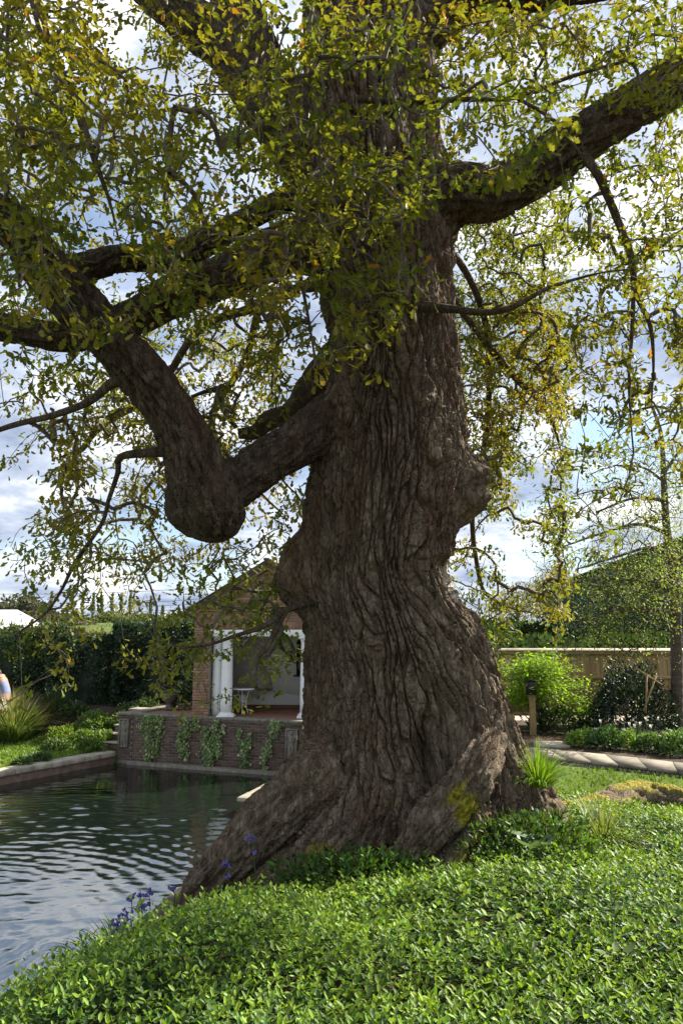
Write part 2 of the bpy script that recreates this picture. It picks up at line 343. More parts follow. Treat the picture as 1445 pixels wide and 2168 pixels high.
def bank(x, y, sd=None):
    """height of the land outside the pool"""
    x = np.asarray(x, float); y = np.asarray(y, float)
    if sd is None: sd = pool_sd(x, y)
    mound = 0.74*np.exp(-(np.abs((x-0.9)/4.6)**4 + np.abs((y-3.6)/5.6)**4))
    right = 1.36 + mound - 0.07*np.exp(-((x-0.7)**2+(y-6.6)**2)/4.0) - 0.26*np.exp(-((x+0.7)**2+(y-5.75)**2)/0.8)
    far_r = sstep(9.2, 11.5, y)
    right = right*(1-far_r) + far_r*(1.36*sstep(0.5, 2.0, sd) + 0.30*(1-sstep(0.5, 2.0, sd)) if True else 0)
    right = right - 0.52*(1-sstep(0.0, 1.7, sd))*(1-far_r)
    left = 0.32 + 0.95*sstep(23.3, 26.0, y)
    k = sstep(-6.45, -6.2, x)*sstep(18.5, 20.1, y) + sstep(-5.0, -4.0, x)*(1-sstep(18.5, 20.1, y))
    h = left*(1-k) + right*k
    h = np.where((y > 19) & (x > -6.2), np.maximum(h, 1.36*sstep(0.12, 0.3, sd)), h)
    h = h + 1.2*sstep(25, 62, y) + 8.0*sstep(60, 450, y) + 3.0*sstep(450, 1200, y)
    h = h + 0.05*fbm(x*0.7, y*0.7, 0, 3, 3)*sstep(0.1, 0.8, sd)*(1-sstep(9, 12, y))
    return h
def ground_z(x, y):
    sd = pool_sd(x, y); h = bank(x, y, sd); k = sstep(0.0, 0.19, sd); return h*k + -0.6*(1-k)
xs = np.concatenate([-np.geomspace(14.2, 900, 26)[::-1], np.arange(-14, 14.01, 0.18), np.geomspace(14.2, 900, 26)])
ys = np.concatenate([-np.geomspace(3.2, 300, 16)[::-1], np.arange(-3, 28.01, 0.18), np.geomspace(28.3, 1500, 40)])
GX, GY = np.meshgrid(xs, ys); GZ = ground_z(GX, GY)
def groundmat():
    m, nt, b, out = newmat('garden_ground')
    at = nt.nodes.new('ShaderNodeAttribute'); at.attribute_name = 'col'; sp = nt.nodes.new('ShaderNodeSeparateColor'); nt.links.new(at.outputs['Color'], sp.inputs[0])
    n = mknoise(nt, 3, 8, 0.65); tf = mkramp(nt, n.outputs['Fac'], [(0.3,(0.055,0.088,0.020)),(0.55,(0.095,0.135,0.03)),(0.75,(0.14,0.165,0.05))])
    n3 = mknoise(nt, 7, 8, 0.7); so = mkramp(nt, n3.outputs['Fac'], [(0.3,(0.030,0.021,0.014)),(0.7,(0.10,0.074,0.052))])
    x = nt.nodes.new('ShaderNodeMix'); x.data_type = 'RGBA'; nt.links.new(sp.outputs[0], x.inputs[0]); nt.links.new(so.outputs[0], x.inputs[6]); nt.links.new(tf.outputs[0], x.inputs[7])
    nt.links.new(x.outputs[2], b.inputs['Base Color']); b.inputs['Roughness'].default_value = 0.95; b.inputs['Specular IOR Level'].default_value = 0.15
    n2 = mknoise(nt, 30, 6, 0.7); bp = nt.nodes.new('ShaderNodeBump'); bp.inputs['Strength'].default_value = 0.7; bp.inputs['Distance'].default_value = 0.04
    nt.links.new(n2.outputs['Fac'], bp.inputs['Height']); nt.links.new(bp.outputs[0], b.inputs['Normal']); return m
M['ground'] = groundmat()
# where turf grows: lawns and the far field; elsewhere bare soil
turf = np.zeros(GX.shape)
turf = np.maximum(turf, ((GX < -6.2) & (GY < 24.2)).astype(float))
turf = np.maximum(turf, sstep(9.3, 10.0, GY)*(1-sstep(13.6, 13.9, GY))*(GX > 0.5))
turf = np.maximum(turf, sstep(27, 28, GY))
I = np.arange(GX.size).reshape(GX.shape)
gF = np.stack([I[:-1,:-1], I[:-1,1:], I[1:,1:], I[1:,:-1]], -1).reshape(-1,4)
g = MB(); g.add(np.stack([GX,GY,GZ],-1), gF, col=np.stack([turf.ravel()]*3,-1))
tag(g.build('ground', M['ground'], smooth=True), kind='structure')

# water with ripples spreading from a point in the pool and a light cross breeze
wx = np.arange(-12.9, -0.5, 0.048); wy = np.arange(0.4, 22.4, 0.048); WX, WY = np.meshgrid(wx, wy)
def ripples(x, y):
    c = (-6.2, 9.6); r = np.hypot(x-c[0], y-c[1])
    ring = 0.0080*np.sin(2*math.pi*r/0.28 + 2.6*fbm(x*0.8, y*0.8, 0, 2, 4))*sstep(0.8, 2.2, r)*np.exp(-r/9.0)*(0.55+0.45*vnoise(x*0.45, y*0.45, 0, 9))
    c2 = (-1.7, 13.0); r2 = np.hypot(x-c2[0], y-c2[1]); ring2 = 0.004*np.sin(2*math.pi*r2/0.36)*np.exp(-r2/2.2)
    calm = 0.40 + 0.60*(1-sstep(15.5, 19.5, y))
    fine = 0.0085*fbm(x*2.6+y*1.0, y*5.0-x*0.8, 0, 3, 21)*(0.6+0.4*vnoise(x*0.3, y*0.3, 0, 33))
    return (ring+ring2+fine)*calm
WZ = ripples(WX, WY); I = np.arange(WX.size).reshape(WX.shape)
wF = np.stack([I[:-1,:-1], I[:-1,1:], I[1:,1:], I[1:,:-1]], -1).reshape(-1,4)
keep = (pool_sd(WX, WY) < 0.12); kf = keep.ravel()[wF].all(1); wF = wF[kf]
used = np.zeros(WX.size, bool); used[wF.ravel()] = True; mp = np.cumsum(used)-1
w = MB(); w.add(np.stack([WX,WY,WZ],-1).reshape(-1,3)[used], mp[wF]); tag(w.build('pool_water', M['water'], smooth=True), kind='structure')

# brick edging of the near bank: a low curved wall whose rim shows between the water and the periwinkle
def ribbon(pts, t_in, t_out, ztop, zbot, name, mat, parent=None, step=0.12):
    p = catmull(np.asarray(pts, float), step); T = nrm(np.gradient(p, axis=0)); Nn = np.stack([-T[:,1], T[:,0]], -1)
    a = p+Nn*t_in; b = p-Nn*t_out; zt = ztop(p[:,0], p[:,1]); k = len(p)
    V = np.concatenate([np.c_[a, np.full(k, zbot)], np.c_[a, zt-0.02], np.c_[a*0.92+b*0.08, zt], np.c_[b*0.92+a*0.08, zt], np.c_[b, zt-0.02], np.c_[b, np.full(k, zbot)]])
    I = np.arange(k*6).reshape(6, k); F = np.stack([I[:-1,:-1], I[1:,:-1], I[1:,1:], I[:-1,1:]], -1).reshape(-1,4)
    m = MB(); m.add(V, F); return m.build(name, mat, parent, smooth=False)
edge_pts = [(-5.2,0.95),(-4.2,1.3),(-2.9,3.4),(-2.35,4.5),(-1.98,5.2),(-1.72,5.8),(-1.55,6.5),(-1.35,7.6),(-0.85,10),(-0.72,13.5)]
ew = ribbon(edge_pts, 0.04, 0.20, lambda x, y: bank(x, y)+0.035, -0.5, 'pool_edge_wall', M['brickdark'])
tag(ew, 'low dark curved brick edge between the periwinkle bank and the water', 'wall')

# stone coping slabs
def slab_run(name, label, a, b, n, wid, z0, z1, side, group=None, cat='coping'):
    a, b = np.asarray(a, float), np.asarray(b, float); u = nrm(b-a); nn = np.array([-u[1], u[0]])*side; Lg = np.linalg.norm(b-a)
    root = empty(name, (*a, z0)); tag(root, label, cat, group)
    for i in range(n):
        s0, s1 = Lg*i/n+0.006, Lg*(i+1)/n-0.006; dz = random.uniform(-.006,.006)
        def X(V): return np.c_[a[0]+u[0]*V[:,0]+nn[0]*V[:,1], a[1]+u[1]*V[:,0]+nn[1]*V[:,1], V[:,2]]
        MB().bbox((s0, -0.04+random.uniform(-.012,.012), z0+dz), (s1, wid, z1+dz), 0.012, X).build('slab', M['stone'], root)
    return root
slab_run('pool_coping', 'pale stone coping along the lawn side of the pool below the steps', (-11.4,14.5), (-8.75,18.45), 8, 0.42, 0.20, 0.34, 1)
r2 = slab_run('pool_coping', 'pale stone coping running up to the foot of the garden steps', (-8.75,18.45), (WL[0]-0.50,WL[1]+0.06), 8, 0.42, 0.20, 0.335, 1)
slab_run('pool_coping', 'pale stone coping corner jutting over the water behind the oak root', (-2.1,15.9), (-0.95,19.9), 7, 0.6, 0.29, 0.37, -1)
# wall skirts that carry the coping
def skirt(a, b, name, label):
    a, b = np.asarray(a, float), np.asarray(b, float); u = nrm(b-a); nn = np.array([-u[1], u[0]]); Lg = np.linalg.norm(b-a)
    def X(V): return np.c_[a[0]+u[0]*V[:,0]+nn[0]*V[:,1], a[1]+u[1]*V[:,0]+nn[1]*V[:,1], V[:,2]]
    return X, Lg
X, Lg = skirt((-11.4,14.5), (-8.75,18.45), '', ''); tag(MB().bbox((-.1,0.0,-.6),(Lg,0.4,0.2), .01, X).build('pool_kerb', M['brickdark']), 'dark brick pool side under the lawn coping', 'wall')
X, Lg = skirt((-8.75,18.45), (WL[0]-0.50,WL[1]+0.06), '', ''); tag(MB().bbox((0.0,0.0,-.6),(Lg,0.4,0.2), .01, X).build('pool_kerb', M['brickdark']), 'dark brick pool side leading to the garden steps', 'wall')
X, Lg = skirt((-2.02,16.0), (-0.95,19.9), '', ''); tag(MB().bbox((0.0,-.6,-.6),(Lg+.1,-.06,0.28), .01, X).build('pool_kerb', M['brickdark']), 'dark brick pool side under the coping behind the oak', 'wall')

# ------------------------------------------------------------------ the oak
TY = 7.0                                                     # distance of the trunk axis
prof = [(-250,625,880),(-100,628,895),(0,632,905),(150,635,915),(300,640,928),(400,645,945),(500,655,958),(600,672,957),(700,698,965),(800,700,975),(900,690,985),(1000,672,985),
        (1100,655,972),(1180,650,962),(1230,648,962),(1290,650,992),(1340,654,1020),(1400,655,1040),(1450,655,1054),(1500,653,1070),(1560,648,1092),(1600,645,1115),(1660,640,1140),(1760,640,1160),(1900,640,1165)]
rows = []
for y, l, r in prof:
    a, b = P(l, y, TY), P(r, y, TY); rows.append((a[2], (a[0]+b[0])/2, (b[0]-a[0])/2*0.985))
rows = np.array(sorted(rows)); rows = catmull(rows, 0.05)
o_ = np.argsort(rows[:,0]); rows = rows[o_]
ZT = np.concatenate([np.arange(1.0, 6.4, 0.012), np.arange(6.4, 12.3, 0.036)])
CXT = np.interp(ZT, rows[:,0], rows[:,1]); RT = np.interp(ZT, rows[:,0], rows[:,2])
def smooth1(a, k): return np.convolve(np.pad(a, k, mode='edge'), np.ones(2*k+1)/(2*k+1), 'valid')
CXT = smooth1(CXT, 6); RT = smooth1(RT, 6)
# angles: denser on the side that faces the camera (-Y)
TH = np.concatenate([np.linspace(-math.pi-0.2, 0.2, 345, endpoint=False), np.linspace(0.2, math.pi-0.2, 40, endpoint=False)])
A, Z = np.meshgrid(TH, ZT)
def angd(a, b): return (a-b+math.pi) % (2*math.pi) - math.pi
R = np.repeat(RT[:,None], len(TH), 1); CX = np.repeat(CXT[:,None], len(TH), 1)
R = R*(1 + 0.05*np.cos(3*A+1.0+0.5*Z) + 0.035*np.cos(5*A-0.7*Z))
GZL = 1.75
def root(a0, reach, wid, hgt, z0=1.75, spin=0.0):
    h = np.clip(Z-z0, -0.12, 9); return reach*np.exp(-h/hgt)*np.exp(-(angd(A, a0+spin*np.clip(h,0,3))/wid)**2)
R = R + 1.05*np.clip(1-(Z-1.55)/1.12, 0, 1.05)**1.25*np.exp(-(np.abs(angd(A, -math.pi+0.34))/0.50)**2.4)       # the long root running down to the pool
R = R + root(-math.pi+0.95, 0.30, 0.30, 0.42, 1.85)
R = R + root(-1.58, 0.62, 0.17, 0.42, 1.95, 0.62)           # the front root, sweeping round from the right
R = R + root(-0.95, 0.16, 0.25, 0.6, 1.9, 0.3)
R = R + root(-0.25, 0.30, 0.30, 0.55, 1.9)                 # right roots
R = R + root(0.25, 0.50, 0.30, 0.40, 1.9)
R = R + root(1.3, 0.4, 0.35, 0.4, 1.9) + root(2.5, 0.5, 0.35, 0.4, 1.9)
R = R - 0.30*np.exp(-(angd(A, -1.52)/0.12)**2)*np.exp(-((Z-2.62)/0.28)**2)*1.0     # hollow between the roots
# burls and knots
BW = np.zeros_like(A); lump = fbm(A*6, Z*7, 0, 4, 40)
def burl(px, py, a0, amp, wa, wz, skew=0.0):
    global R, BW
    z0 = P(px, py, TY)[2]; q = (angd(A, a0+skew*(Z-z0))/wa)**2 + ((Z-z0)/wz)**2
    g_ = np.exp(-q**2.2); R = R + amp*g_*(1+0.12*lump); BW = np.maximum(BW, np.exp(-q**1.3))
burl(1010, 1035, -0.12, 0.29, 0.36, 0.33)
burl(985, 1095, -0.25, 0.10, 0.25, 0.22)
burl(995, 915, 0.02, 0.10, 0.22, 0.20)
burl(620, 1215, math.pi+0.02, 0.27, 0.36, 0.36)
burl(885, 665, -1.15, 0.13, 0.45, 0.26)
burl(895, 872, -1.25, 0.09, 0.20, 0.15)
burl(700, 885, -math.pi+0.45, 0.14, 0.30, 0.28)
burl(800, 640, -1.75, 0.06, 0.25, 0.2)
burl(690, 470, -math.pi+0.25, 0.12, 0.45, 0.55)
burl(945, 410, -0.1, 0.14, 0.4, 0.5)
# bark: long plates between furrows, leaning on the lower trunk
twist = -0.55*sstep(4.6, 2.2, Z)*(Z-2.0)*0.55
wob = 0.10*fbm(A*3, Z*1.3, 0, 3, 50)
NR = 74
uu = (A+twist+wob)*NR/(2*math.pi); vv = Z*1.75 + 0.9*vnoise(uu*0.3, Z*0.7, 0, 61)
f1, f2, cid = worley(uu, vv, 70, NR); plate = sstep(0.02, 0.20, f2-f1)
uu2 = (A+twist*1.1+wob*1.3)*NR*1.4/(2*math.pi); g1, g2, cid2 = worley(uu2, Z*9.5+0.9*vnoise(uu2*0.4, Z*2, 0, 62), 71, int(NR*1.4)); crack = sstep(0.0, 0.16, g2-g1)
ridge = 1-np.abs(vnoise(uu*0.42+20, Z*0.45, 0, 80)); ridge = ridge**2
rough = fbm(A*30, Z*22, 0, 4, 90)
depth = 0.062*plate*(0.55+0.7*cid) + 0.022*crack*plate*(0.4+cid2) + 0.040*ridge + 0.009*rough
cob = sstep(0.0, 0.35, (lambda q: q[1]-q[0])(worley(A*9+lump, Z*9, 75)))
depth = depth*(1-0.75*BW) + BW*(0.022*cob + 0.018*lump)
zb = P(965, 1240, TY)[2]
bare = np.exp(-((np.abs(angd(A, -0.50-0.15*(Z-zb)))/0.30)**4 + (np.abs(Z-zb)/0.26)**4)); bare = sstep(0.35, 0.6, bare+0.15*fbm(A*5, Z*6, 0, 3, 95))
depth = depth*(1-0.85*bare) - 0.02*bare
R = R + depth - 0.095
moss = sstep(0.15, 0.5, root(-1.55, 1.0, 0.15, 0.55, 1.95, 0.62)-0.25+0.25*fbm(A*6, Z*6, 0, 3, 97))*sstep(-0.22, 0.02, angd(A, -1.50+0.55*np.clip(Z-1.95, 0, 3)))*(1-sstep(2.75, 3.0, Z))
moss = np.maximum(moss, 0.5*sstep(0.1, 0.6, fbm(A*7, Z*5, 0, 3, 98)-0.1)*(1-sstep(2.0, 2.55, Z)))
warm = np.clip(sstep(0.1, 0.7, fbm(A*4, Z*1.5, 0, 4, 99))*0.6 + 0.5*(cid2-0.5), 0, 0.9)
TX = CX + R*np.cos(A); TYY = TY + 0.06*np.sin(Z) + R*np.sin(A)*0.96
TV = np.stack([TX, TYY, Z], -1).reshape(-1,3); k, n = A.shape; I = np.arange(k*n).reshape(k, n); J = np.roll(I, -1, 1)
tF = np.stack([I[:-1], J[:-1], J[1:], I[1:]], -1).reshape(-1,4)
def trunk_at(px, py):
    # point of the bark that lies in this direction from where the photographer stood
    d = P(px, py, 1.0)-np.array([0,0,CAMZ]); d = d/np.linalg.norm(d); q = TV-np.array([0,0,CAMZ]); t = q@d; e = np.linalg.norm(q-t[:,None]*d, axis=1); e = np.where(TV[:,1] < TY, e, 9); return TV[np.argmin(e)]
pb0 = trunk_at(950, 1240); e_ = (TV-pb0)/np.array([0.13,0.25,0.25]); bare = sstep(0.35, 0.65, np.exp(-np.sum(e_**2, 1)**1.5).reshape(A.shape)+0.12*fbm(A*7, Z*7, 0, 3, 95))
oak = empty('oak_tree', (CXT[0], TY, 1.9)); tag(oak, 'massive old oak with burls and furrowed bark beside the pool', 'tree')
tm = MB(); tm.add(TV, tF, col=np.stack([bare.ravel(), np.clip(moss,0,1).ravel(), warm.ravel()],-1)); tm.build('trunk', M['bark'], oak, smooth=True)
def trunk_xz(z): return np.interp(z, ZT, CXT), np.interp(z, ZT, RT)

LIMBN = []                                                   # points where twigs may spring from
def limb(spec, name='limb', bark=0.042, nridge=26, knob=None, moss=None, step=0.022, sides=72):
    """spec: (px, py, distance, width in photograph pixels)"""
    q = []
    for px, py, Y, wpx in spec:
        p = P(px, py, Y); q.append([*p, wpx/FPX*Y/2/ (math.cos(PITCH))])
    q = catmull(np.array(q), step); pts = q[:,:3]; rad = np.maximum(q[:,3], 0.008)
    k = len(pts); T = nrm(np.gradient(pts, axis=0)); Lg = np.concatenate([[0], np.cumsum(np.linalg.norm(np.diff(pts, axis=0), axis=1))])
    a = np.linspace(0, 2*math.pi, sides, endpoint=False); V = np.zeros((k, sides, 3)); C = np.zeros((k, sides, 3))
    sd = random.randint(0, 999); A2, L2 = np.meshgrid(a, Lg); um = (A2+0.25*L2)*nridge/(2*math.pi)
    f1, f2, cid = worley(um, L2*3.2+0.6*vnoise(um*0.4, L2, 0, sd), sd, nridge); pl = sstep(0.02, 0.28, f2-f1)
    nz = fbm(np.cos(A2)*2+sd, np.sin(A2)*2, L2*2.2, 4, sd)
    sc = np.minimum(1, rad/0.16)[:,None]
    disp = sc*bark*(pl*(0.5+0.7*cid)-0.5) + 0.08*rad[:,None]*nz + 0.006*sc*fbm(A2*14, L2*26, 0, 3, sd)
    rr = rad[:,None]+disp
    if knob is not None:
        for kc, kr, ka in knob:
            pass
    ref = np.array([0,1.0,0]); u = nrm(np.cross(T[0], ref))
    for i in range(k):
        u = nrm(u-T[i]*np.dot(u, T[i])); w_ = np.cross(T[i], u)
        V[i] = pts[i] + rr[i][:,None]*(np.outer(np.cos(a), u)+np.outer(np.sin(a), w_))
    C[..., 2] = np.clip(nz*0.5, 0, 0.6)
    if moss is not None: C[..., 1] = sstep(0.25, 0.55, np.exp(-(np.linalg.norm(V-moss[0], axis=2)/moss[1])**2) + 0.25*nz)
    I = np.arange(k*sides).reshape(k, sides); J = np.roll(I, -1, 1); F = np.stack([I[:-1], J[:-1], J[1:], I[1:]], -1).reshape(-1,4)
    lo = np.concatenate([F.ravel(), I[0][::-1], I[-1]]); sz = np.concatenate([np.full(len(F),4), [sides, sides]])
    m = MB(); m.add(V.reshape(-1,3), loops=lo, sizes=sz, col=C.reshape(-1,3)); o = m.build(name, M['bark' if name == 'root' else 'limbbark_shaded'], oak, smooth=True)
    LIMBN.append(np.c_[pts[::6], rad[::6]]); return o
# right limb
limb([(880,470,7.0,120),(960,415,6.9,135),(1050,405,6.8,112),(1150,350,6.7,108),(1280,262,6.5,98),(1400,190,6.4,100),(1520,110,6.3,95),(1640,20,6.2,80)], step=0.03)
# upper left limb and its fork
limb([(730,400,7.0,170),(640,290,7.0,170),(560,190,7.05,150),(500,110,7.1,125),(420,55,7.15,105),(340,-10,7.2,95),(250,-90,7.3,80)], step=0.03)
limb([(560,190,7.05,130),(520,80,7.1,120),(490,-20,7.2,105),(470,-140,7.3,90)], step=0.035)
# trunk leader leaning right, above the frame
limb([(880,60,7.0,150),(1000,5,6.9,70),(1120,-5,6.8,55),(1300,-30,6.7,45)], step=0.035)
# mid left limbs
limb([(740,545,6.9,130),(660,520,6.75,125),(590,530,6.6,105),(480,585,6.4,90),(390,615,6.3,80),(280,672,6.2,72),(150,712,6.1,60),(0,690,6.0,55),(-120,660,5.9,45)], step=0.028)
limb([(720,430,7.0,80),(620,420,6.9,55),(520,465,6.8,50),(440,515,6.7,50),(360,545,6.5,55),(250,548,6.3,55),(160,570,6.1,60)], step=0.03)
# the elbowed limb
limb([(760,880,7.0,170),(690,905,6.85,125),(610,950,6.6,94),(530,1000,6.4,96),(470,1045,6.25,100),(430,1078,6.05,95)], step=0.024)
limb([(478,1122,6.1,30),(462,1102,6.0,104),(440,1060,5.85,132),(412,980,5.7,118),(368,890,5.6,100),(310,805,5.5,98),(240,725,5.4,98),(170,650,5.3,100),(110,585,5.2,95),(40,490,5.1,85),(-60,420,5.0,75),(-180,380,4.9,60)], step=0.022, sides=84, bark=0.036, nridge=30)
limb([(395,1015,6.25,30),(388,1045,6.1,70),(410,1075,6.0,100),(455,1098,5.98,92),(495,1085,6.0,62),(512,1078,6.05,20)], step=0.022)
# stub and dead wood behind
limb([(830,700,7.2,120),(740,760,7.25,110),(660,830,7.4,75),(615,870,7.5,42),(570,890,7.6,40),(540,915,7.6,32),(505,918,7.6,22)], step=0.03, sides=40, bark=0.02)
limb([(500,905,7.6,10),(480,880,7.6,12),(468,845,7.6,16),(470,825,7.6,16),(440,828,7.6,10),(405,840,7.6,6)], name='dead_branch', step=0.03, sides=16, bark=0.008)
limb([(262,800,5.45,30),(232,815,5.5,22),(185,852,5.6,17),(110,880,5.7,14),(30,900,5.8,12),(-60,930,5.8,10)], name='branch', step=0.03, sides=20, bark=0.008)
limb([(385,958,5.7,26),(320,958,5.75,22),(255,968,5.8,16),(250,1000,5.9,11),(230,1060,6.0,9),(215,1110,6.1,8),(160,1190,6.2,8),(130,1250,6.3,6),(95,1300,6.4,5),(30,1345,6.4,4)], name='branch', step=0.04, sides=12, bark=0.004)
limb([(900,650,6.3,26),(960,655,6.1,18),(1030,662,6.0,15),(1090,648,5.9,12),(1160,610,5.8,9),(1260,580,5.8,5),(1330,570,5.8,2)], name='branch', step=0.04, sides=12, bark=0.004)
limb([(1235,330,6.4,26),(1265,370,6.3,20),(1300,450,6.3,18),(1335,545,6.3,16),(1345,620,6.3,13),(1375,690,6.3,9),(1382,770,6.3,6),(1378,850,6.3,2)], name='branch', step=0.04, sides=12, bark=0.005)
limb([(1340,560,6.3,11),(1338,680,6.3,9),(1330,800,6.3,6),(1335,900,6.3,4),(1340,960,6.3,1.5)], name='branch', step=0.04, sides=10, bark=0.003)
limb([(760,210,5.8,18),(870,215,5.5,14),(1000,210,5.4,12),(1100,205,5.3,11),(1200,165,5.2,9),(1320,130,5.2,7)], name='branch', step=0.04, sides=10, bark=0.004)
limb([(1090,205,5.3,9),(1170,255,5.3,8),(1230,330,5.3,7)], name='branch', step=0.04, sides=10, bark=0.003)
limb([(660,1275,6.7,18),(605,1292,6.4,14),(560,1325,6.2,11),(500,1345,6.1,8),(440,1365,6.0,6),(380,1372,6.0,5)], name='branch', step=0.04, sides=10, bark=0.004)
limb([(610,1285,6.4,11),(585,1330,6.3,11),(562,1375,6.2,12),(546,1392,6.2,8),(540,1440,6.2,5),(548,1480,6.2,3)], name='branch', step=0.03, sides=10, bark=0.004)
limb([(640,440,5.6,22),(720,430,5.3,20),(790,460,5.1,17),(850,475,5.0,12)], name='branch', step=0.04, sides=10, bark=0.004)
limb([(700,330,5.7,13),(640,400,5.4,12),(632,480,5.2,10),(636,580,5.1,9),(650,660,5.0,7),(670,780,5.0,5)], name='branch', step=0.04, sides=8, bark=0.003)
limb([(770,100,5.7,14),(800,220,5.3,12),(808,330,5.1,10),(780,420,5.0,8),(775,520,5.0,6)], name='branch', step=0.04, sides=8, bark=0.003)
limb([(60,-60,5.2,30),(100,90,5.1,24),(160,220,5.0,22),(190,310,5.0,15),(230,420,5.1,8),(250,500,5.1,3)], name='branch', step=0.04, sides=12, bark=0.006)
limb([(900,540,7.4,20),(985,670,8.5,16),(1090,800,9.5,15),(1150,860,10,10),(1180,930,10.2,6),(1190,1000,10.2,2)], name='branch', step=0.05, sides=10, bark=0.004)
limb([(880,480,7.3,20),(975,560,8.2,16),(1030,700,9.3,15),(1030,900,10,13),(1000,1080,10,11),(1010,1200,10,10),(1030,1260,10,7),(1090,1290,10,4),(1150,1300,10,2)], name='branch', step=0.05, sides=10, bark=0.004)
limb([(660,600,7.4,26),(540,650,8.0,22),(420,700,8.5,18),(330,830,9,16),(220,900,9.4,13),(150,980,9.6,6),(110,1050,9.6,2)], name='branch', step=0.05, sides=10, bark=0.004)
limb([(690,600,7.3,24),(560,640,8.0,18),(520,760,9,15),(450,900,9.5,13),(540,1030,9.6,7),(600,1090,9.6,3)], name='branch', step=0.05, sides=10, bark=0.004)

# two heavy surface roots: one sweeping forward from the right, one running down to the pool edge
NL = len(LIMBN)
rp_ = [(1050,1530,-.16,40),(1030,1585,-.05,64),(998,1645,.03,84),(955,1700,.10,92),(912,1750,.16,86),(872,1800,.22,68),(840,1850,.26,44)]
limb([(px, py, float(trunk_at(px, min(py,1800))[1])-off, w_) for px, py, off, w_ in rp_], name='root', step=0.02, moss=(np.array([P(975,1705,1)[0]*trunk_at(975,1705)[1], trunk_at(975,1705)[1]-.12, P(975,1705,trunk_at(975,1705)[1])[2]]), 0.15))
limb([(720,1560,6.6,60),(668,1640,6.4,120),(613,1702,6.3,112),(545,1768,6.25,106),(480,1832,6.2,92),(420,1890,6.2,66),(390,1925,6.2,40)], name='root', step=0.02)
del LIMBN[NL:]
# root knuckle that surfaces away to the right of the trunk
def surface_root(pts, name):
    q = catmull(np.array(pts, float), 0.02); k = len(q); a = np.linspace(0, 2*math.pi, 40, endpoint=False); A2, L2 = np.meshgrid(a, np.arange(k)*0.02)
    nz = fbm(np.cos(A2)*2, np.sin(A2)*2, L2*3, 4, 5); f1, f2, cid = worley(A2*10/(2*math.pi), L2*4, 3, 10)
    rr = q[:,3][:,None]*(1+0.18*nz)+0.03*sstep(.02,.4,f2-f1); T = nrm(np.gradient(q[:,:3], axis=0)); u = nrm(np.cross(T, [0,0,1.0])); w_ = np.cross(u, T)
    V = q[:,None,:3] + rr[...,None]*(np.cos(A2)[...,None]*u[:,None]+np.sin(A2)[...,None]*w_[:,None])
    I = np.arange(k*40).reshape(k,40); J = np.roll(I,-1,1); F = np.stack([I[:-1],J[:-1],J[1:],I[1:]],-1).reshape(-1,4)
    ms = sstep(0.1, 0.6, nz+0.05+0.25*sstep(1.2,2.6,L2))*0.85; col = np.stack([ms*0, ms, ms*0], -1).reshape(-1,3)
    m = MB(); m.add(V.reshape(-1,3), F, col=col); return m.build(name, M['bark'], oak, smooth=True)
surface_root([(1.7,7.3,1.78,.20),(2.5,7.9,1.88,.16),(3.2,8.5,1.90,.15),(3.75,8.6,1.84,.14),(4.2,8.4,1.76,.11),(4.7,8.2,1.66,.07)], 'root')

# foliage: how thick the leaves hang, by bearing in 100 px steps of the photograph, top row first
DENS = ["886334333788877","887434334677555","888644344443234","899655443444434","889866554677455","777866543887566",
        "656888632999556","356787410999456","256676100899355","156553100699333","156534200388111","256435300376100",
        "132235100377000","111233100111000","110112000000000"]
def depth_range(c, r):
    if c >= 9 and c <= 11 and r >= 4: return (8.3, 11.5)
    if c >= 12: return (5.6, 8.5) if r > 2 else (4.8, 8.5)
    if c == 6 and r >= 8: return (6.4, 8.5)
    if 6 <= c <= 8: return (4.5, 5.9) if r < 12 else (6.0, 6.6)
    if r >= 12 and 3 <= c <= 6: return (6.4, 8.4)
    if r >= 7: return (6.6, 10.5) if c >= 2 else (5.6, 9.0)
    return (4.0, 9.2)
cl = []; CK = 4.0
for r in range(-4, len(DENS)):
    for c in range(-4, 19):
        rr_, cc_ = min(max(r,0),14), min(max(c,0),14); dns = int(DENS[rr_][cc_]); inside = 0 <= r and 0 <= c <= 14
        if not inside:
            if r > 9: continue
            dns = dns*0.22 if c < 8 else dns*0.06
        lo, hi = depth_range(cc_, rr_)
        Ym = (lo+hi)/2; n = rng.poisson(dns*CK*(Ym/6.0)**1.35*(1.3 if 9 <= cc_ <= 11 and rr_ >= 4 else 1.0))
        for _ in range(n):
            px, py = (c+rng.random())*100, (r+rng.random())*100; Y = rng.uniform(lo, hi)
            if inside and vnoise(px/70., py/70., Y*0.7, 8) < -0.28: continue
            p = P(px, py, Y); cl.append([*p])
cl = np.array(cl)
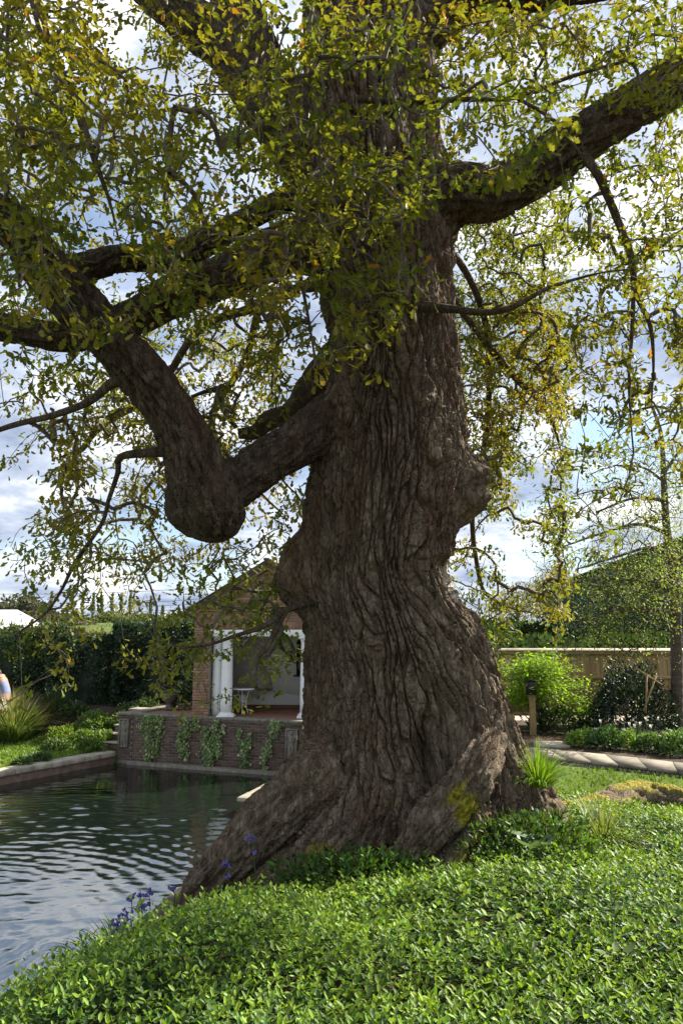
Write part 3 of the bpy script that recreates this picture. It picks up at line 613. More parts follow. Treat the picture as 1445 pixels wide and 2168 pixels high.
# keep clear of the trunk
tx, tr = trunk_xz(np.clip(cl[:,2], 1, 12)); dd = np.hypot(cl[:,0]-tx, cl[:,1]-TY); cl = cl[dd > tr+0.18]
def grow(base, pts, rmin=0.0035, rk=0.0028, rmax=0.022):
    """join every point to the nearest twig or limb: returns parents, counts"""
    m = len(pts); key = np.full(m, 1e9); par = np.zeros((m,3)); pi = np.full(m, -1)
    for i0 in range(0, m, 500):
        d = np.linalg.norm(pts[i0:i0+500,None]-base[None,:,:3], axis=2); j = d.argmin(1); key[i0:i0+500] = d[np.arange(len(j)), j]; par[i0:i0+500] = base[j,:3]
    done = np.zeros(m, bool); order = []; key2 = key.copy()
    for _ in range(m):
        i = int(np.argmin(np.where(done, 1e9, key2))); done[i] = True; order.append(i)
        d = np.linalg.norm(pts-pts[i], axis=1)*1.05; u = (~done) & (d < key2); key2[u] = d[u]; par[u] = pts[i]; pi[u] = i
    cnt = np.ones(m)
    for i in reversed(order):
        if pi[i] >= 0: cnt[pi[i]] += cnt[i]
    return par, pi, cnt
def twig_mesh(mb, pts, par, cnt, rmin=0.0035, rk=0.0026, rmax=0.02, sag=0.06, sides=4):
    for i in range(len(pts)):
        a, b = par[i], pts[i]; Lg = np.linalg.norm(b-a)
        n = 4 if Lg < 0.5 else 6; t = np.linspace(0, 1, n)[:,None]; q = a*(1-t)+b*t
        w_ = rng.normal(0, 0.09*Lg, (2,3)); q = q + np.sin(math.pi*t)*w_[0]*0.6 + np.sin(2*math.pi*t)*w_[1]*0.3; q[:,2] += (np.sin(math.pi*t)*sag*Lg)[:,0]
        r1 = min(rmax, max(rmin, rk*math.sqrt(cnt[i]))); mb.tube(q, np.linspace(r1*1.15, r1, n), sides, cap=False)
base = np.concatenate(LIMBN)
par, pi_, cnt = grow(base, cl)
tw = MB(); twig_mesh(tw, cl, par, cnt); tag(tw.build('twigs', M['twig'], oak, smooth=True), kind='stuff')
def leaf_sprays(pts, par, nlo, nhi, size, spread=0.06, droop=0.45):
    m = len(pts); k = rng.integers(nlo, nhi, m); idx = np.repeat(np.arange(m), k); N = len(idx)
    d = nrm(pts-par)[idx]; f = nrm(0.55*d + runit(N)*0.85 + np.array([0,0,-droop])); up = nrm(runit(N)*0.55 + np.array([0,0,1.0]))
    t = rng.random((N,1))**2; loc = pts[idx]*(1-0.35*t) + par[idx]*0.35*t + rng.normal(0, spread, (N,3))*np.array([1,1,.8])
    sc = rng.uniform(size[0], size[1], N); return idx, loc, frames(f, up), sc
idx, loc, Rm, sc = leaf_sprays(cl, par, 10, 18, (0.052, 0.100), 0.062)
N = len(loc); tone = rng.random(N); ctone = rng.random(len(cl))[idx]
warmc = fbm(loc[:,0]*0.8, loc[:,1]*0.8, loc[:,2]*0.8, 2, 12)
col = np.array([0.182,0.194,0.025])[None]*(0.62+0.55*tone[:,None])
col = col*np.stack([1+0.26*np.clip(warmc,-.6,1)+0.24*(ctone-0.5), np.ones(N), np.ones(N)], -1)
orange = (rng.random(N) < 0.006+0.03*np.clip(warmc,0,1)); col[orange] = np.array([0.36,0.19,0.03])*(0.7+0.5*tone[orange][:,None])
near = np.argsort(np.linalg.norm(loc-np.array([0,0,CAMZ]), axis=1))
inview = near[(np.abs(loc[near,0]) < 0.45*loc[near,1])][:300]; rest = np.ones(N, bool); rest[inview] = False
farl = loc[:,1] > 5.0; lf = MB()
for sel, T_, F_ in ((rest & ~farl, OAK_T, OAK_F), (rest & farl, OAK_T2, OAK_F2)): leaves(lf, T_, F_, loc[sel], Rm[sel], sc[sel], col[sel])
crown = tag(lf.build('crown', M['oakleaf'], oak, smooth=False), kind='stuff')
lm = []
for k in range(5):
    q = MB(); q.add(OAK_T, [tuple(f) for f in OAK_F], col=np.array([0.16,0.165,0.024])*(0.8+0.1*k)*np.array([1+0.08*k,1,1])); me = q.mesh('leaf'); me.materials.append(M['oakleaf']); lm.append(me)
ol = np.array(oak.location)
for j, i in enumerate(inview):
    o = bpy.data.objects.new('leaf', lm[j % 5]); COL.objects.link(o); o.parent = oak
    o.matrix_local = Matrix.Translation(Vector(loc[i]-ol)) @ Matrix([list(r)+[0] for r in Rm[i]]+[[0,0,0,1]]) @ Matrix.Scale(float(sc[i]), 4)
print('oak', len(cl), 'clusters', N, 'leaves')

# ------------------------------------------------------------------ terrace wall, plaques, ivy, steps
U = nrm((WR-WL)*np.array([1,1,0])); NRM = np.array([U[1], -U[0], 0])         # along the wall, towards the pool
if NRM[1] > 0: NRM = -NRM
WLEN = float(np.linalg.norm((WR-WL)[:2])); FLOOR = 1.40
def wallX(V): return np.c_[WL[0]+U[0]*V[:,0]+NRM[0]*V[:,1], WL[1]+U[1]*V[:,0]+NRM[1]*V[:,1], V[:,2]]
def wp(s, n, z): return wallX(np.array([[s, n, z]]))[0]
UZ = math.atan2(U[1], U[0])
def brick_mesh(name, mat, l, h, d):
    m = MB().bbox((-l/2,-d,-h/2),(l/2,0,h/2), 0.007); me = m.mesh(name); me.materials.append(mat); return me
def lay_bricks(root, cells, origin, ux, mat, l=0.215, h=0.065, d=0.10, limit=300):
    """cells: (s, z, proud, length) in the plane of the wall; the wall runs along ux; nearest pieces are objects of their own"""
    o = np.asarray(origin, float); rl = world_loc(root); a = math.atan2(ux[1], ux[0]); meshes = {}
    n_ = np.array([ux[1], -ux[0], 0.0]); 
    for (s, z, pr, L_) in cells[:limit]:
        k = (round(L_,3), round(h,3))
        if k not in meshes: meshes[k] = (lambda me: me)(make_brick(L_, h, d, mat))
        b = bpy.data.objects.new('brick', meshes[k]); COL.objects.link(b); b.parent = root
        p = o + np.array([ux[0], ux[1], 0])*s + n_*pr + np.array([0,0,z]); b.location = [float(c) for c in (p-rl)]; b.rotation_euler[2] = a
    if len(cells) > limit:
        mb = MB()
        for (s, z, pr, L_) in cells[limit:]:
            p = o + np.array([ux[0], ux[1], 0])*s + n_*pr + np.array([0,0,z])
            def X(V): return np.c_[p[0]+ux[0]*V[:,0]-n_[0]*V[:,1], p[1]+ux[1]*V[:,0]-n_[1]*V[:,1], p[2]+V[:,2]]
            mb.bbox((-L_/2, 0, -h/2), (L_/2, d, h/2), 0.007, X)
        tag(mb.build('bricks', mat, root), kind='stuff')
def make_brick(L_, h, d, mat):
    m = MB().bbox((-L_/2, 0, -h/2), (L_/2, d, h/2), 0.006); me = m.mesh('brick'); me.materials.append(mat); return me
def courses(s0, s1, z0, z1, l=0.225, h=0.075, clip=None):
    out = []; r = 0; z = z0+h/2
    while z < z1:
        s = s0 - (l/2 if r % 2 else 0)
        while s < s1-0.02:
            a, b = max(s, s0), min(s+l, s1)
            if b-a > 0.05 and (clip is None or clip((a+b)/2, z, (b-a)/2)): out.append(((a+b)/2, z, random.uniform(-.004,.005), b-a-0.010))
            s += l
        z += h; r += 1
    return out
tw_ = empty('terrace_wall', wp(WLEN/2, 0, 0)); tag(tw_, 'dark weathered brick wall rising from the pool below the summerhouse', 'wall')
MB().bbox((0.0,-0.30,-0.6),(WLEN,-0.012,FLOOR-0.07), 0.01, wallX).build('mortar_core', M['mortar'], tw_)
cells = courses(0.0, WLEN, 0.10, FLOOR-0.075); cells.sort(key=lambda c: -c[0])
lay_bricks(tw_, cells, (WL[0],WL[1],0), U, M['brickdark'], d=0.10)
# right return of the wall
MB().bbox((WLEN-0.0,-2.6,-0.6),(WLEN+0.012,-0.31,FLOOR-0.07), 0.004, wallX).build('return_wall', M['brick'], tw_)
n = 13
for i in range(n):
    MB().bbox((WLEN*i/n+0.004-0.03*(i==0), -0.34, FLOOR-0.068), (WLEN*(i+1)/n-0.004+0.04*(i==n-1), 0.045, FLOOR+0.006+random.uniform(-.004,.004)), 0.014, wallX).build('coping_brick', M['stonedark'], tw_)
MB().bbox((-0.05,-0.1,-0.6),(WLEN+0.1,0.17,0.09), 0.03, wallX).build('plinth_ledge', M['stonedark'], tw_)
# end pier with its own return towards the urn
pier = empty('brick_pier', wp(-0.22, -0.1, 0)); tag(pier, 'square brick pier closing the terrace wall beside the garden steps', 'pier')
MB().bbox((-0.47,-0.36,-0.6),(-0.012,0.03,FLOOR-0.06), 0.006, wallX).build('mortar_core', M['mortar'], pier)
pc = courses(-0.48, 0.0, 0.10, FLOOR-0.06); lay_bricks(pier, [(s, z, p+0.045, l) for s, z, p, l in pc], (WL[0],WL[1],0), U, M['brickdark'], d=0.05)
MB().bbox((-0.52,-2.3,FLOOR-0.055),(0.0,0.08,FLOOR+0.01), 0.014, wallX).build('coping', M['stonedark'], pier)
MB().bbox((-0.46,-2.25,0.2),(-0.14,-0.37,FLOOR-0.06), 0.01, wallX).build('return_wall', M['brickdark'], pier)
# terrace floor behind the wall
m = MB(); tf = [wp(0.02,-0.31,FLOOR-0.03), wp(WLEN-0.02,-0.31,FLOOR-0.03), np.array([1.6,20.4,FLOOR-0.03]), np.array([1.8,25.5,FLOOR-0.03]), np.array([-6.2,25.5,FLOOR-0.03]), wp(0.02,-2.3,FLOOR-0.03)]
m.add(np.array(tf+[p-np.array([0,0,0.5]) for p in tf]), [tuple(range(6))]+[(i,i+6,(i+1)%6+6,(i+1)%6) for i in range(6)])
tag(m.build('terrace_paving', M['tilefloor']), kind='structure')

def plaque(s, z0, z1, wid, n0, label, flip):
    r = empty('stone_plaque', wp(s, n0, z0)); tag(r, label, 'plaque')
    MB().bbox((s-wid/2, n0, z0), (s+wid/2, n0+0.05, z1), 0.012, wallX).build('panel', M['stonedark'], r)
    fr = MB()
    for a in ((s-wid/2, s-wid/2+0.03), (s+wid/2-0.03, s+wid/2)): fr.bbox((a[0], n0+0.052, z0), (a[1], n0+0.08, z1), 0.008, wallX)
    fr.bbox((s-wid/2+.031, n0+0.052, z1-0.035), (s+wid/2-.031, n0+0.08, z1), 0.008, wallX); fr.bbox((s-wid/2+.031, n0+0.052, z0), (s+wid/2-.031, n0+0.08, z0+0.035), 0.008, wallX)
    fr.build('frame', M['stonedark'], r)
    # draped standing figure in low relief
    H = (z1-z0)*0.86; zb = z0+0.05; f = MB(); d = 1 if flip else -1
    def ell(cx, cz, rx, rz, rn, tilt=0):
        a = np.linspace(0, 2*math.pi, 14, endpoint=False); pr = []
        for q in np.linspace(0, math.pi/2, 5):
            x = rx*np.cos(q)*np.cos(a); zz = rz*np.cos(q)*np.sin(a); pr.append(np.c_[s+cx+x*math.cos(tilt)-zz*math.sin(tilt), np.full(14, n0+0.048+rn*math.sin(q)), zb+cz+x*math.sin(tilt)+zz*math.cos(tilt)])
        V = np.concatenate(pr); I = np.arange(70).reshape(5,14); J = np.roll(I,-1,1); F = np.stack([I[:-1],J[:-1],J[1:],I[1:]],-1).reshape(-1,4)
        f.add(wallX(V), F)
    ell(0, H*0.93, 0.045, 0.06, 0.06); ell(0, H*0.83, 0.02, 0.05, 0.04); ell(0, H*0.70, 0.075, 0.14, 0.06); ell(0.01*d, H*0.52, 0.07, 0.09, 0.055)
    ell(-0.03, H*0.33, 0.042, 0.20, 0.05, 0.06); ell(0.035, H*0.33, 0.040, 0.20, 0.05, -0.08); ell(-0.035, H*0.10, 0.028, 0.14, 0.04); ell(0.05, H*0.10, 0.028, 0.14, 0.04, -0.05)
    ell(-0.09, H*0.68, 0.022, 0.11, 0.045, 0.35); ell(0.09, H*0.70, 0.022, 0.10, 0.045, -0.5); ell(0.05*d, H*0.80, 0.02, 0.08, 0.05, 1.2*d)
    ell(-0.04, H*0.0, 0.04, 0.02, 0.05); ell(0.06, H*0.0, 0.04, 0.02, 0.05)
    f.build('figure_relief', M['stonedark'], r, smooth=True)
s_of = lambda px: float(((P(px,1560,21)-WL)@U))
plaque(-0.24, 0.46, 1.25, 0.30, 0.05, 'carved stone figure plaque on the brick pier by the steps', False)
plaque(WLEN-0.30, 0.36, 1.20, 0.34, 0.012, 'carved stone figure plaque on the wall close to the oak root', True)

def trailing_ivy(shape, n, label, tone):
    """shape: list of (px, py_top, py_bottom, half width px) strands hanging down the wall"""
    s0 = shape[0]; r = empty('trailing_ivy', wp(0,0,0)); mb = MB(); st = MB(); locs = []
    for px, yt, yb, hw in shape:
        Yw = 22.1 + (px-283)/(641-283)*(20.2-22.1); a, b = P(px, yt, Yw), P(px, yb, Yw); wid = hw/FPX*Yw; k = int(n*(yb-yt)*hw/105.)
        t = rng.random(k); side = rng.normal(0, 0.45, k); wob = 0.25*fbm(t*4+px, t*0, 0, 2, int(px))
        tap = (0.65+0.35*np.sin(math.pi*np.clip(t*1.1,0,1)))
        sx = ((np.array([a[0],a[1],0])-WL*[1,1,0])@U) + (side*tap+wob)*wid
        locs.append(wallX(np.c_[sx, 0.03+0.10*rng.random(k)*tap, a[2]+(b[2]-a[2])*t]))
        zz = np.linspace(0,1,7); sx0 = float((np.array([a[0],a[1],0])-WL*[1,1,0])@U)
        for j in range(3): st.tube(wallX(np.c_[sx0+rng.normal(0,wid*.2)+0.05*np.sin(zz*5+j), np.full(7,0.03), a[2]+(b[2]-a[2])*zz]), 0.006, 4)
    L_ = np.concatenate(locs); k = len(L_); f = nrm(NRM*0.5+np.array([0,0,-0.9])+runit(k)*0.55); up = nrm(NRM+runit(k)*0.5)
    col = vary(np.array(tone)*1.5, k, 0.3, 0.1); pale = rng.random(k) < 0.25; col[pale] = vary((0.42,0.45,0.25), pale.sum(), 0.2, 0.05)
    leaves(mb, [(0,0,0),(.15,.30,.02),(.55,.34,.05),(.62,.16,.03),(1,0,-.03),(.62,-.16,.03),(.55,-.34,.05),(.15,-.30,.02)], [(0,4,3,2,1),(0,7,6,5,4)], L_, frames(f, up), rng.uniform(.055,.095,k), col)
    r.location = [float(c) for c in L_[np.argmin(L_[:,2])]]
    mb.build('foliage', M['leaf'], r); st.build('stem', M['twig'], r); tag(r, label, 'ivy', 'ivy hanging on the terrace wall')
trailing_ivy([(318,1512,1560,22),(330,1512,1600,22),(322,1560,1618,14),(345,1512,1560,10)], 26, 'broadest variegated ivy curtain, next to the plaque on the pier', (0.10,0.15,0.045))
trailing_ivy([(398,1516,1560,16),(420,1516,1545,14),(388,1550,1600,12),(400,1570,1612,8)], 24, 'variegated ivy hanging directly below the white column base', (0.11,0.155,0.045))
trailing_ivy([(440,1535,1575,12),(462,1520,1580,10),(447,1565,1622,20),(468,1555,1600,10),(478,1530,1550,6)], 26, 'ivy trail forking upward in three arms on the terrace wall', (0.10,0.16,0.05))
trailing_ivy([(512,1537,1575,7),(520,1565,1622,15),(533,1550,1580,6)], 26, 'small two-armed ivy clump in the middle of bare brick', (0.09,0.15,0.045))
trailing_ivy([(582,1524,1560,13),(572,1560,1600,9),(565,1580,1634,9),(592,1524,1545,7)], 26, 'narrow zigzag ivy trail beside the plaque near the oak', (0.14,0.19,0.08))

st = empty('garden_steps', wp(-1.0, -0.6, 0.3)); tag(st, 'worn stone garden steps climbing beside the brick pier', 'steps')
for i in range(5):
    z0 = 0.33+i*0.205
    MB().bbox((-1.30, -0.20-0.36*(i+1), z0-0.10), (-0.50, -0.16-0.36*i, z0+0.16), 0.01, wallX).build('riser', M['brickdark'], st)
    MB().bbox((-1.32, -0.20-0.36*(i+1), z0+0.162), (-0.49, -0.11-0.36*i, z0+0.205), 0.012, wallX).build('tread', M['stone'], st)

# stone urn with planting
up_ = PZ(347, 1503, 1.45); up_ = np.array([up_[0], 23.3, 1.40])
ur = empty('garden_urn', up_); tag(ur, 'weathered stone urn with trailing plant on the terrace pier return', 'urn')
MB().bbox((-.17,-.17,0),(.17,.17,.06), .012, lambda V: V+up_).build('base', M['stonedark'], ur)
MB().lathe([(.10,.06),(.12,.09),(.07,.13),(.06,.17),(.12,.22),(.22,.30),(.26,.38),(.27,.42),(.31,.44),(.31,.47),(.26,.47),(.24,.43)], up_, 24).build('bowl', M['stonedark'], ur, smooth=True)
k = 500; a = rng.random(k)*6.28; rr = np.sqrt(rng.random(k))*.28; L_ = np.c_[up_[0]+rr*np.cos(a), up_[1]+rr*np.sin(a), up_[2]+.46+rng.random(k)*.09]
mb = MB(); leaves(mb, ELL_T, ELL_F, L_, frames(nrm(runit(k)+[0,0,.4]), nrm(runit(k)+[0,0,1.])), rng.uniform(.03,.06,k), vary((.16,.20,.09), k)); tag(mb.build('planting', M['leaf'], ur), kind='stuff')

# ------------------------------------------------------------------ summerhouse
PA = math.radians(-4.0); PO = P(561, 1515, 21.15); PO[2] = FLOOR-0.025
def pvX(V): c, s = math.cos(PA), math.sin(PA); return np.c_[PO[0]+c*V[:,0]-s*V[:,1], PO[1]+s*V[:,0]+c*V[:,1], PO[2]+V[:,2]]
PU = np.array([math.cos(PA), math.sin(PA), 0])
sh = empty('summerhouse', PO); tag(sh, 'brick summerhouse with white columns and pedimented gable above the pool', 'summerhouse')
HW = 2.07; ZL = 2.42; ZE = 3.02; AP = 4.32; DP = 3.0             # half width, lintel, eaves, apex, depth
IN = 1.60                                                         # half width of the opening
core = MB()
for sx in (-1, 1):
    x0, x1 = sorted((sx*IN, sx*(HW-0.012))); core.bbox((x0, 0.012, 0), (x1, 0.5, ZE), 0.006, pvX)
core.bbox((-IN+.002, 0.012, ZL+0.002), (IN-.002, 0.5, ZE), 0.006, pvX)
core.build('mortar_core', M['mortar'], sh)
gm = MB(); gm.add(pvX(np.array([(-HW+.01,.012,ZE+.002),(HW-.01,.012,ZE+.002),(0,.012,AP-.05),(-HW+.01,.3,ZE+.002),(HW-.01,.3,ZE+.002),(0,.3,AP-.05)])), [(0,1,2),(5,4,3),(0,3,4,1),(1,4,5,2),(2,5,3,0)]); gm.build('gable_core', M['mortar'], sh)
for sx in (-1, 1):                                                # side and back walls
    x0, x1 = sorted((sx*(HW-0.02), sx*(HW-0.30))); MB().bbox((x0, 0.501, 0), (x1, DP, ZE), 0.004, pvX).build('side_wall', M['brick'], sh)
    x0, x1 = sorted((sx*(HW-0.302), sx*(HW-0.32))); MB().box((x0, 0.501, 0), (x1, DP-0.2, ZE-0.1), pvX).build('plaster_lining', M['plaster'], sh)
MB().box((-HW+.32, DP-.22, 0), (HW-.32, DP-.2, ZE-.1), pvX).build('plaster_lining', M['plaster'], sh)
MB().bbox((-HW+.02, DP-.198, 0), (HW-.02, DP+.1, ZE+.8), 0.004, pvX).build('back_wall', M['brick'], sh)
MB().box((-HW+.32, .503, ZE-.099), (HW-.32, DP-.2, ZE-.05), pvX).build('ceiling', M['plaster'], sh)
sk = MB().box((-HW+.33, DP-.24, 0.0), (HW-.33, DP-.222, .10), pvX).build('skirting', M['tilefloor'], sh)
fl = MB()
# bricks of the two piers, the soldier course over the opening, and the gable
cells = courses(-HW, -IN, 0.0, ZE-0.08)
inner = lambda s, z, h: z < ZE+.02+(AP-ZE-.18)*(1-(abs(s)+h)/HW) - 0.02
gc = courses(-HW, HW, ZE+.075, AP, clip=inner)
gc = [c for c in gc if True]
sold = [(-IN+0.0375+i*0.075, ZL+0.11, random.uniform(-.003,.004), 0.0) for i in range(int(2*IN/0.075))]
lay_bricks(sh, cells+gc, PO, PU, M['brick'], d=0.06, limit=230)
sm = MB().bbox((-.0325,0,-.105),(.0325,.06,.105), .006).mesh('brick'); sm.materials.append(M['brick'])
for s, z, pr, _ in sold:
    b = bpy.data.objects.new('brick', sm); COL.objects.link(b); b.parent = sh; b.location = (math.cos(PA)*s+math.sin(PA)*pr, math.sin(PA)*s-math.cos(PA)*pr, z); b.rotation_euler[2] = PA
up2 = courses(-IN, IN, ZL+.225, ZE-0.08); rp = courses(IN, HW, 0, ZE-0.08)
lay_bricks(sh, up2+rp, PO, PU, M['brick'], d=0.06, limit=70)
# dentil course and string course
MB().bbox((-HW-.03,-.06,ZE-.075),(HW+.03,.011,ZE-.035), .006, pvX).build('string_course', M['brick'], sh)
MB().bbox((-HW-.06,-.10,ZE+.028),(HW+.06,.011,ZE+.072), .006, pvX).build('string_course', M['brick'], sh)
for i in range(29):
    x = -HW+0.05+i*(2*HW-.1)/28; MB().bbox((x-.035,-.07,ZE-.034),(x+.035,.0,ZE+.027), .004, pvX).build('dentil', M['brick'], sh)
# raking cornice, roof planes with tile courses, white lintel beam
SL = math.atan2(AP-ZE, HW); RL = math.hypot(HW, AP-ZE)
for sx in (-1, 1):
    def rk(V, sx=sx):                                             # x along the slope from the apex, z normal to the slope
        x = V[:,0]; z = V[:,2]; return pvX(np.c_[sx*(x*math.cos(SL)+z*math.sin(SL)), V[:,1], AP-x*math.sin(SL)+z*math.cos(SL)])
    MB().bbox((0.0,-.10,-.17),(RL+.02,.011,-.085), .008, rk).build('raking_cornice', M['brick'], sh)
    MB().bbox((0.0,-.16,-.084),(RL+.10,.011,-.012), .008, rk).build('barge_board', M['roof'], sh)
    MB().bbox((0.0,-.20,-.010),(RL+.16,DP+.2,.04), .008, rk).build('roof_slope', M['roof'], sh)
    for i in range(14):
        MB().bbox((i*(RL+.2)/14+.0,-.23,.040+.002*i),(i*(RL+.2)/14+.20,DP+.22,.062+.002*i), .006, rk).build('tile_course', M['roof'], sh)
    x0 = sx*(HW+.05); 
MB().bbox((-.09,-.24,AP+.05),(.09,DP+.24,AP+.12), .03, pvX).build('ridge_tile', M['roof'], sh)
# recessed brick panel outline in the gable
for sx in (-1, 1):
    def rk2(V, sx=sx):
        x = V[:,0]; z = V[:,2]; return pvX(np.c_[sx*(x*math.cos(SL)+z*math.sin(SL)), V[:,1], AP-.40-x*math.sin(SL)+z*math.cos(SL)])
    MB().bbox((0.0,-.035,-.06),(1.05,-.009,0.0), .006, rk2).build('panel_moulding', M['brick'], sh)
MB().bbox((-IN+.01,-.03,ZL-.19),(IN-.01,.49,ZL-.002), .01, pvX).build('lintel_beam', M['white'], sh)
def column(x, y, r, label=None):
    H = ZL-.19; c = pvX(np.array([[x,y,0.]]))[0]
    sft = MB().lathe([(r,.145),(r*1.0,.5),(r*.98,1.0),(r*.93,1.6),(r*.86,H-.16),(r*.88,H-.15)], c, 28).build('column', M['white'], sh, smooth=True)
    for nm, mbx in (('plinth', MB().bbox((-r*1.45,-r*1.45,0),(r*1.45,r*1.45,.065), .008, lambda V: V+c)), ('base_moulding', MB().lathe([(r*1.32,.066),(r*1.38,.085),(r*1.32,.105),(r*1.12,.112),(r*1.10,.125),(r*1.16,.135),(r*1.05,.1445)], c, 28)),
                    ('capital', MB().lathe([(r*.90,H-.148),(r*.98,H-.13),(r*.92,H-.11),(r*1.0,H-.09),(r*1.2,H-.065),(r*1.2,H-.06)], c, 28)), ('abacus', MB().bbox((-r*1.3,-r*1.3,H-.058),(r*1.3,r*1.3,H-.002), .008, lambda V: V+c))):
        mbx.build(nm, M['white'], sft, smooth=False, origin=world_loc(sh))
column(-1.12, 0.10, 0.165); column(1.12, 0.10, 0.165)
for sx in (-1, 1):
    x0, x1 = sorted((sx*IN-sx*.005, sx*(IN-.30))); c = pvX(np.array([[sx*(IN-.17), 0.33, 0]]))[0]
    MB().lathe([(.165,0),(.165,.9),(.15,ZL-.22),(.17,ZL-.195)], c, 24).build('half_column', M['white'], sh, smooth=True)
# dark arched opening in the back wall with its sill
ni = pvX(np.array([[.66, DP-.222, 1.02]]))[0]; a = np.linspace(0, math.pi, 13); W2 = .16
outl = [(-W2,0),(W2,0)]+[(W2*math.cos(t), .98+W2*math.sin(t)) for t in a]
V = np.array([(x, 0, z) for x, z in outl]+[(x, -.02, z) for x, z in outl]); n_ = len(outl)
def niX(V): c, s = math.cos(PA), math.sin(PA); return np.c_[ni[0]+c*V[:,0]-s*V[:,1], ni[1]+s*V[:,0]+c*V[:,1], ni[2]+V[:,2]]
q = MB(); q.add(niX(V), [tuple(range(n_,2*n_))]+[(i,(i+1)%n_,(i+1)%n_+n_,i+n_) for i in range(n_)]); wn = q.build('arched_window', M['black'], sh)
MB().bbox((-.24,-.12,-.05),(.24,-.021,.0), .01, niX).build('sill', M['black'], wn, origin=world_loc(sh))
bu = niX(np.array([[.03,-.07,0.0]]))[0]; bs = MB(); bs.lathe([(.07,0.002),(.075,.03),(.04,.06),(.04,.09),(.10,.15),(.13,.24),(.125,.31),(.08,.40),(.03,.43)], bu, 18)
tag(bs.build('stone_vase', M['stonedark'], smooth=True), 'rounded grey stone vase standing on the dark arched window sill', 'vase')
# pot near the right column
pp = pvX(np.array([[1.34,-.10,-.005]]))[0]; pot = empty('plant_pot', pp); tag(pot, 'small grey pot with a clipped ball beside the right-hand white column', 'plant pot')
MB().lathe([(.09,0),(.13,.2),(.14,.22),(.12,.22),(.11,.19)], pp, 18).build('pot', M['stonedark'], pot, smooth=True)
k = 350; L_ = pp+np.array([0,0,.34])+runit(k)*.14; mb = MB(); leaves(mb, ELL_T, ELL_F, L_, frames(nrm(L_-pp-[0,0,.34]+runit(k)*.1), runit(k)), rng.uniform(.02,.04,k), vary((.07,.11,.03),k)); mb.build('foliage', M['leaf'], pot)

# white cast table
tp = pvX(np.array([[-.80, 0.85, 0.0]]))[0]; tb = empty('garden_table', tp); tag(tb, 'white cast metal bistro table standing behind the column', 'table')
MB().lathe([(.30,.70),(.335,.705),(.34,.72),(.335,.735),(.0,.737)], tp, 28).build('table_top', M['white'], tb, smooth=False)
for i in range(3):
    an = 0.5+i*2*math.pi/3; d = np.array([math.cos(an), math.sin(an), 0]); t = np.linspace(0,1,10)
    rad = .20-.13*np.sin(t*math.pi*.62)+.22*np.clip(t-.45,0,1)**1.4; q = tp+np.outer(rad, d)+np.c_[t*0,t*0,.70-.70*t+0.012]
    MB().tube(q, np.full(10,.014), 8).build('leg', M['white'], tb, smooth=True)
MB().bbox((-.09,-.09,.36),(.09,.09,.375), .01, lambda V: V+tp).build('shelf', M['white'], tb)
pn = MB()
for i in range(5):
    x = -.08+i*.04; pn.tube(np.array([tp+[x,-.09,.38],tp+[x,-.09,.55]]), .007, 6); 
for i in range(4): pn.tube(np.array([tp+[-.085,-.09,.39+i*.05],tp+[.085,-.09,.39+i*.05]]), .006, 6)
pn.build('lattice_panel', M['white'], tb)

# ------------------------------------------------------------------ plants: builders
def shrub(name, label, cat, c, rx, ry, h, n, size, tone, mat='leaf', T=(ELL_T, ELL_F), lumps=0.28, group=None, stems=4, low=0.0, up_bias=0.3, dv=0.3, sharp=False, pale=None, z0=None, fill=0.45):
    c = np.array([c[0], c[1], float(ground_z(np.array([c[0]]), np.array([c[1]]))[0]) if z0 is None else z0])
    r = empty(name, c); tag(r, label, cat, group)
    d = runit(n); d[:,2] = np.abs(d[:,2])*(1 if low == 0 else 1) - low*(rng.random(n) < .3)
    rad = (1-fill*rng.random(n)**1.6)*(1+lumps*fbm(d[:,0]*2.2+c[0], d[:,1]*2.2+c[1], d[:,2]*2.2, 3, int(abs(c[0]*13)+n) % 97))
    L_ = c + d*rad[:,None]*np.array([rx, ry, h*0.92]) + np.array([0,0,h*.06+.02]); L_[:,2] = np.maximum(L_[:,2], c[2]+.02)
    f = nrm(d*0.8 + runit(n)*0.8 + np.array([0,0,up_bias])); upv = nrm(d*0.6+runit(n)*.7+np.array([0,0,.8]))
    col = vary(tone, n, dv, 0.10)
    if pale is not None:
        s_ = rng.random(n) < pale[0]; col[s_] = vary(pale[1], s_.sum(), .2, .08)
    mb = MB(); leaves(mb, T[0], T[1], L_, frames(f, upv), rng.uniform(size*.65, size*1.25, n), col); mb.build('foliage', M[mat], r)
    if stems:
        sm_ = MB()
        for i in range(stems):
            e = c + nrm(rng.normal(size=3)*[1,1,.2]+[0,0,1.1])*np.array([rx,ry,h])*.75; t = np.linspace(0,1,6)[:,None]
            sm_.tube(c+(rng.normal(size=3)*[.05,.05,0])+(e-c)*t+np.sin(t*3)*rng.normal(0,.05,3), np.linspace(.02,.006,6)*max(.4,min(1.4,h)), 5)
        sm_.build('stem', M['twig'], r, smooth=True)
    return r
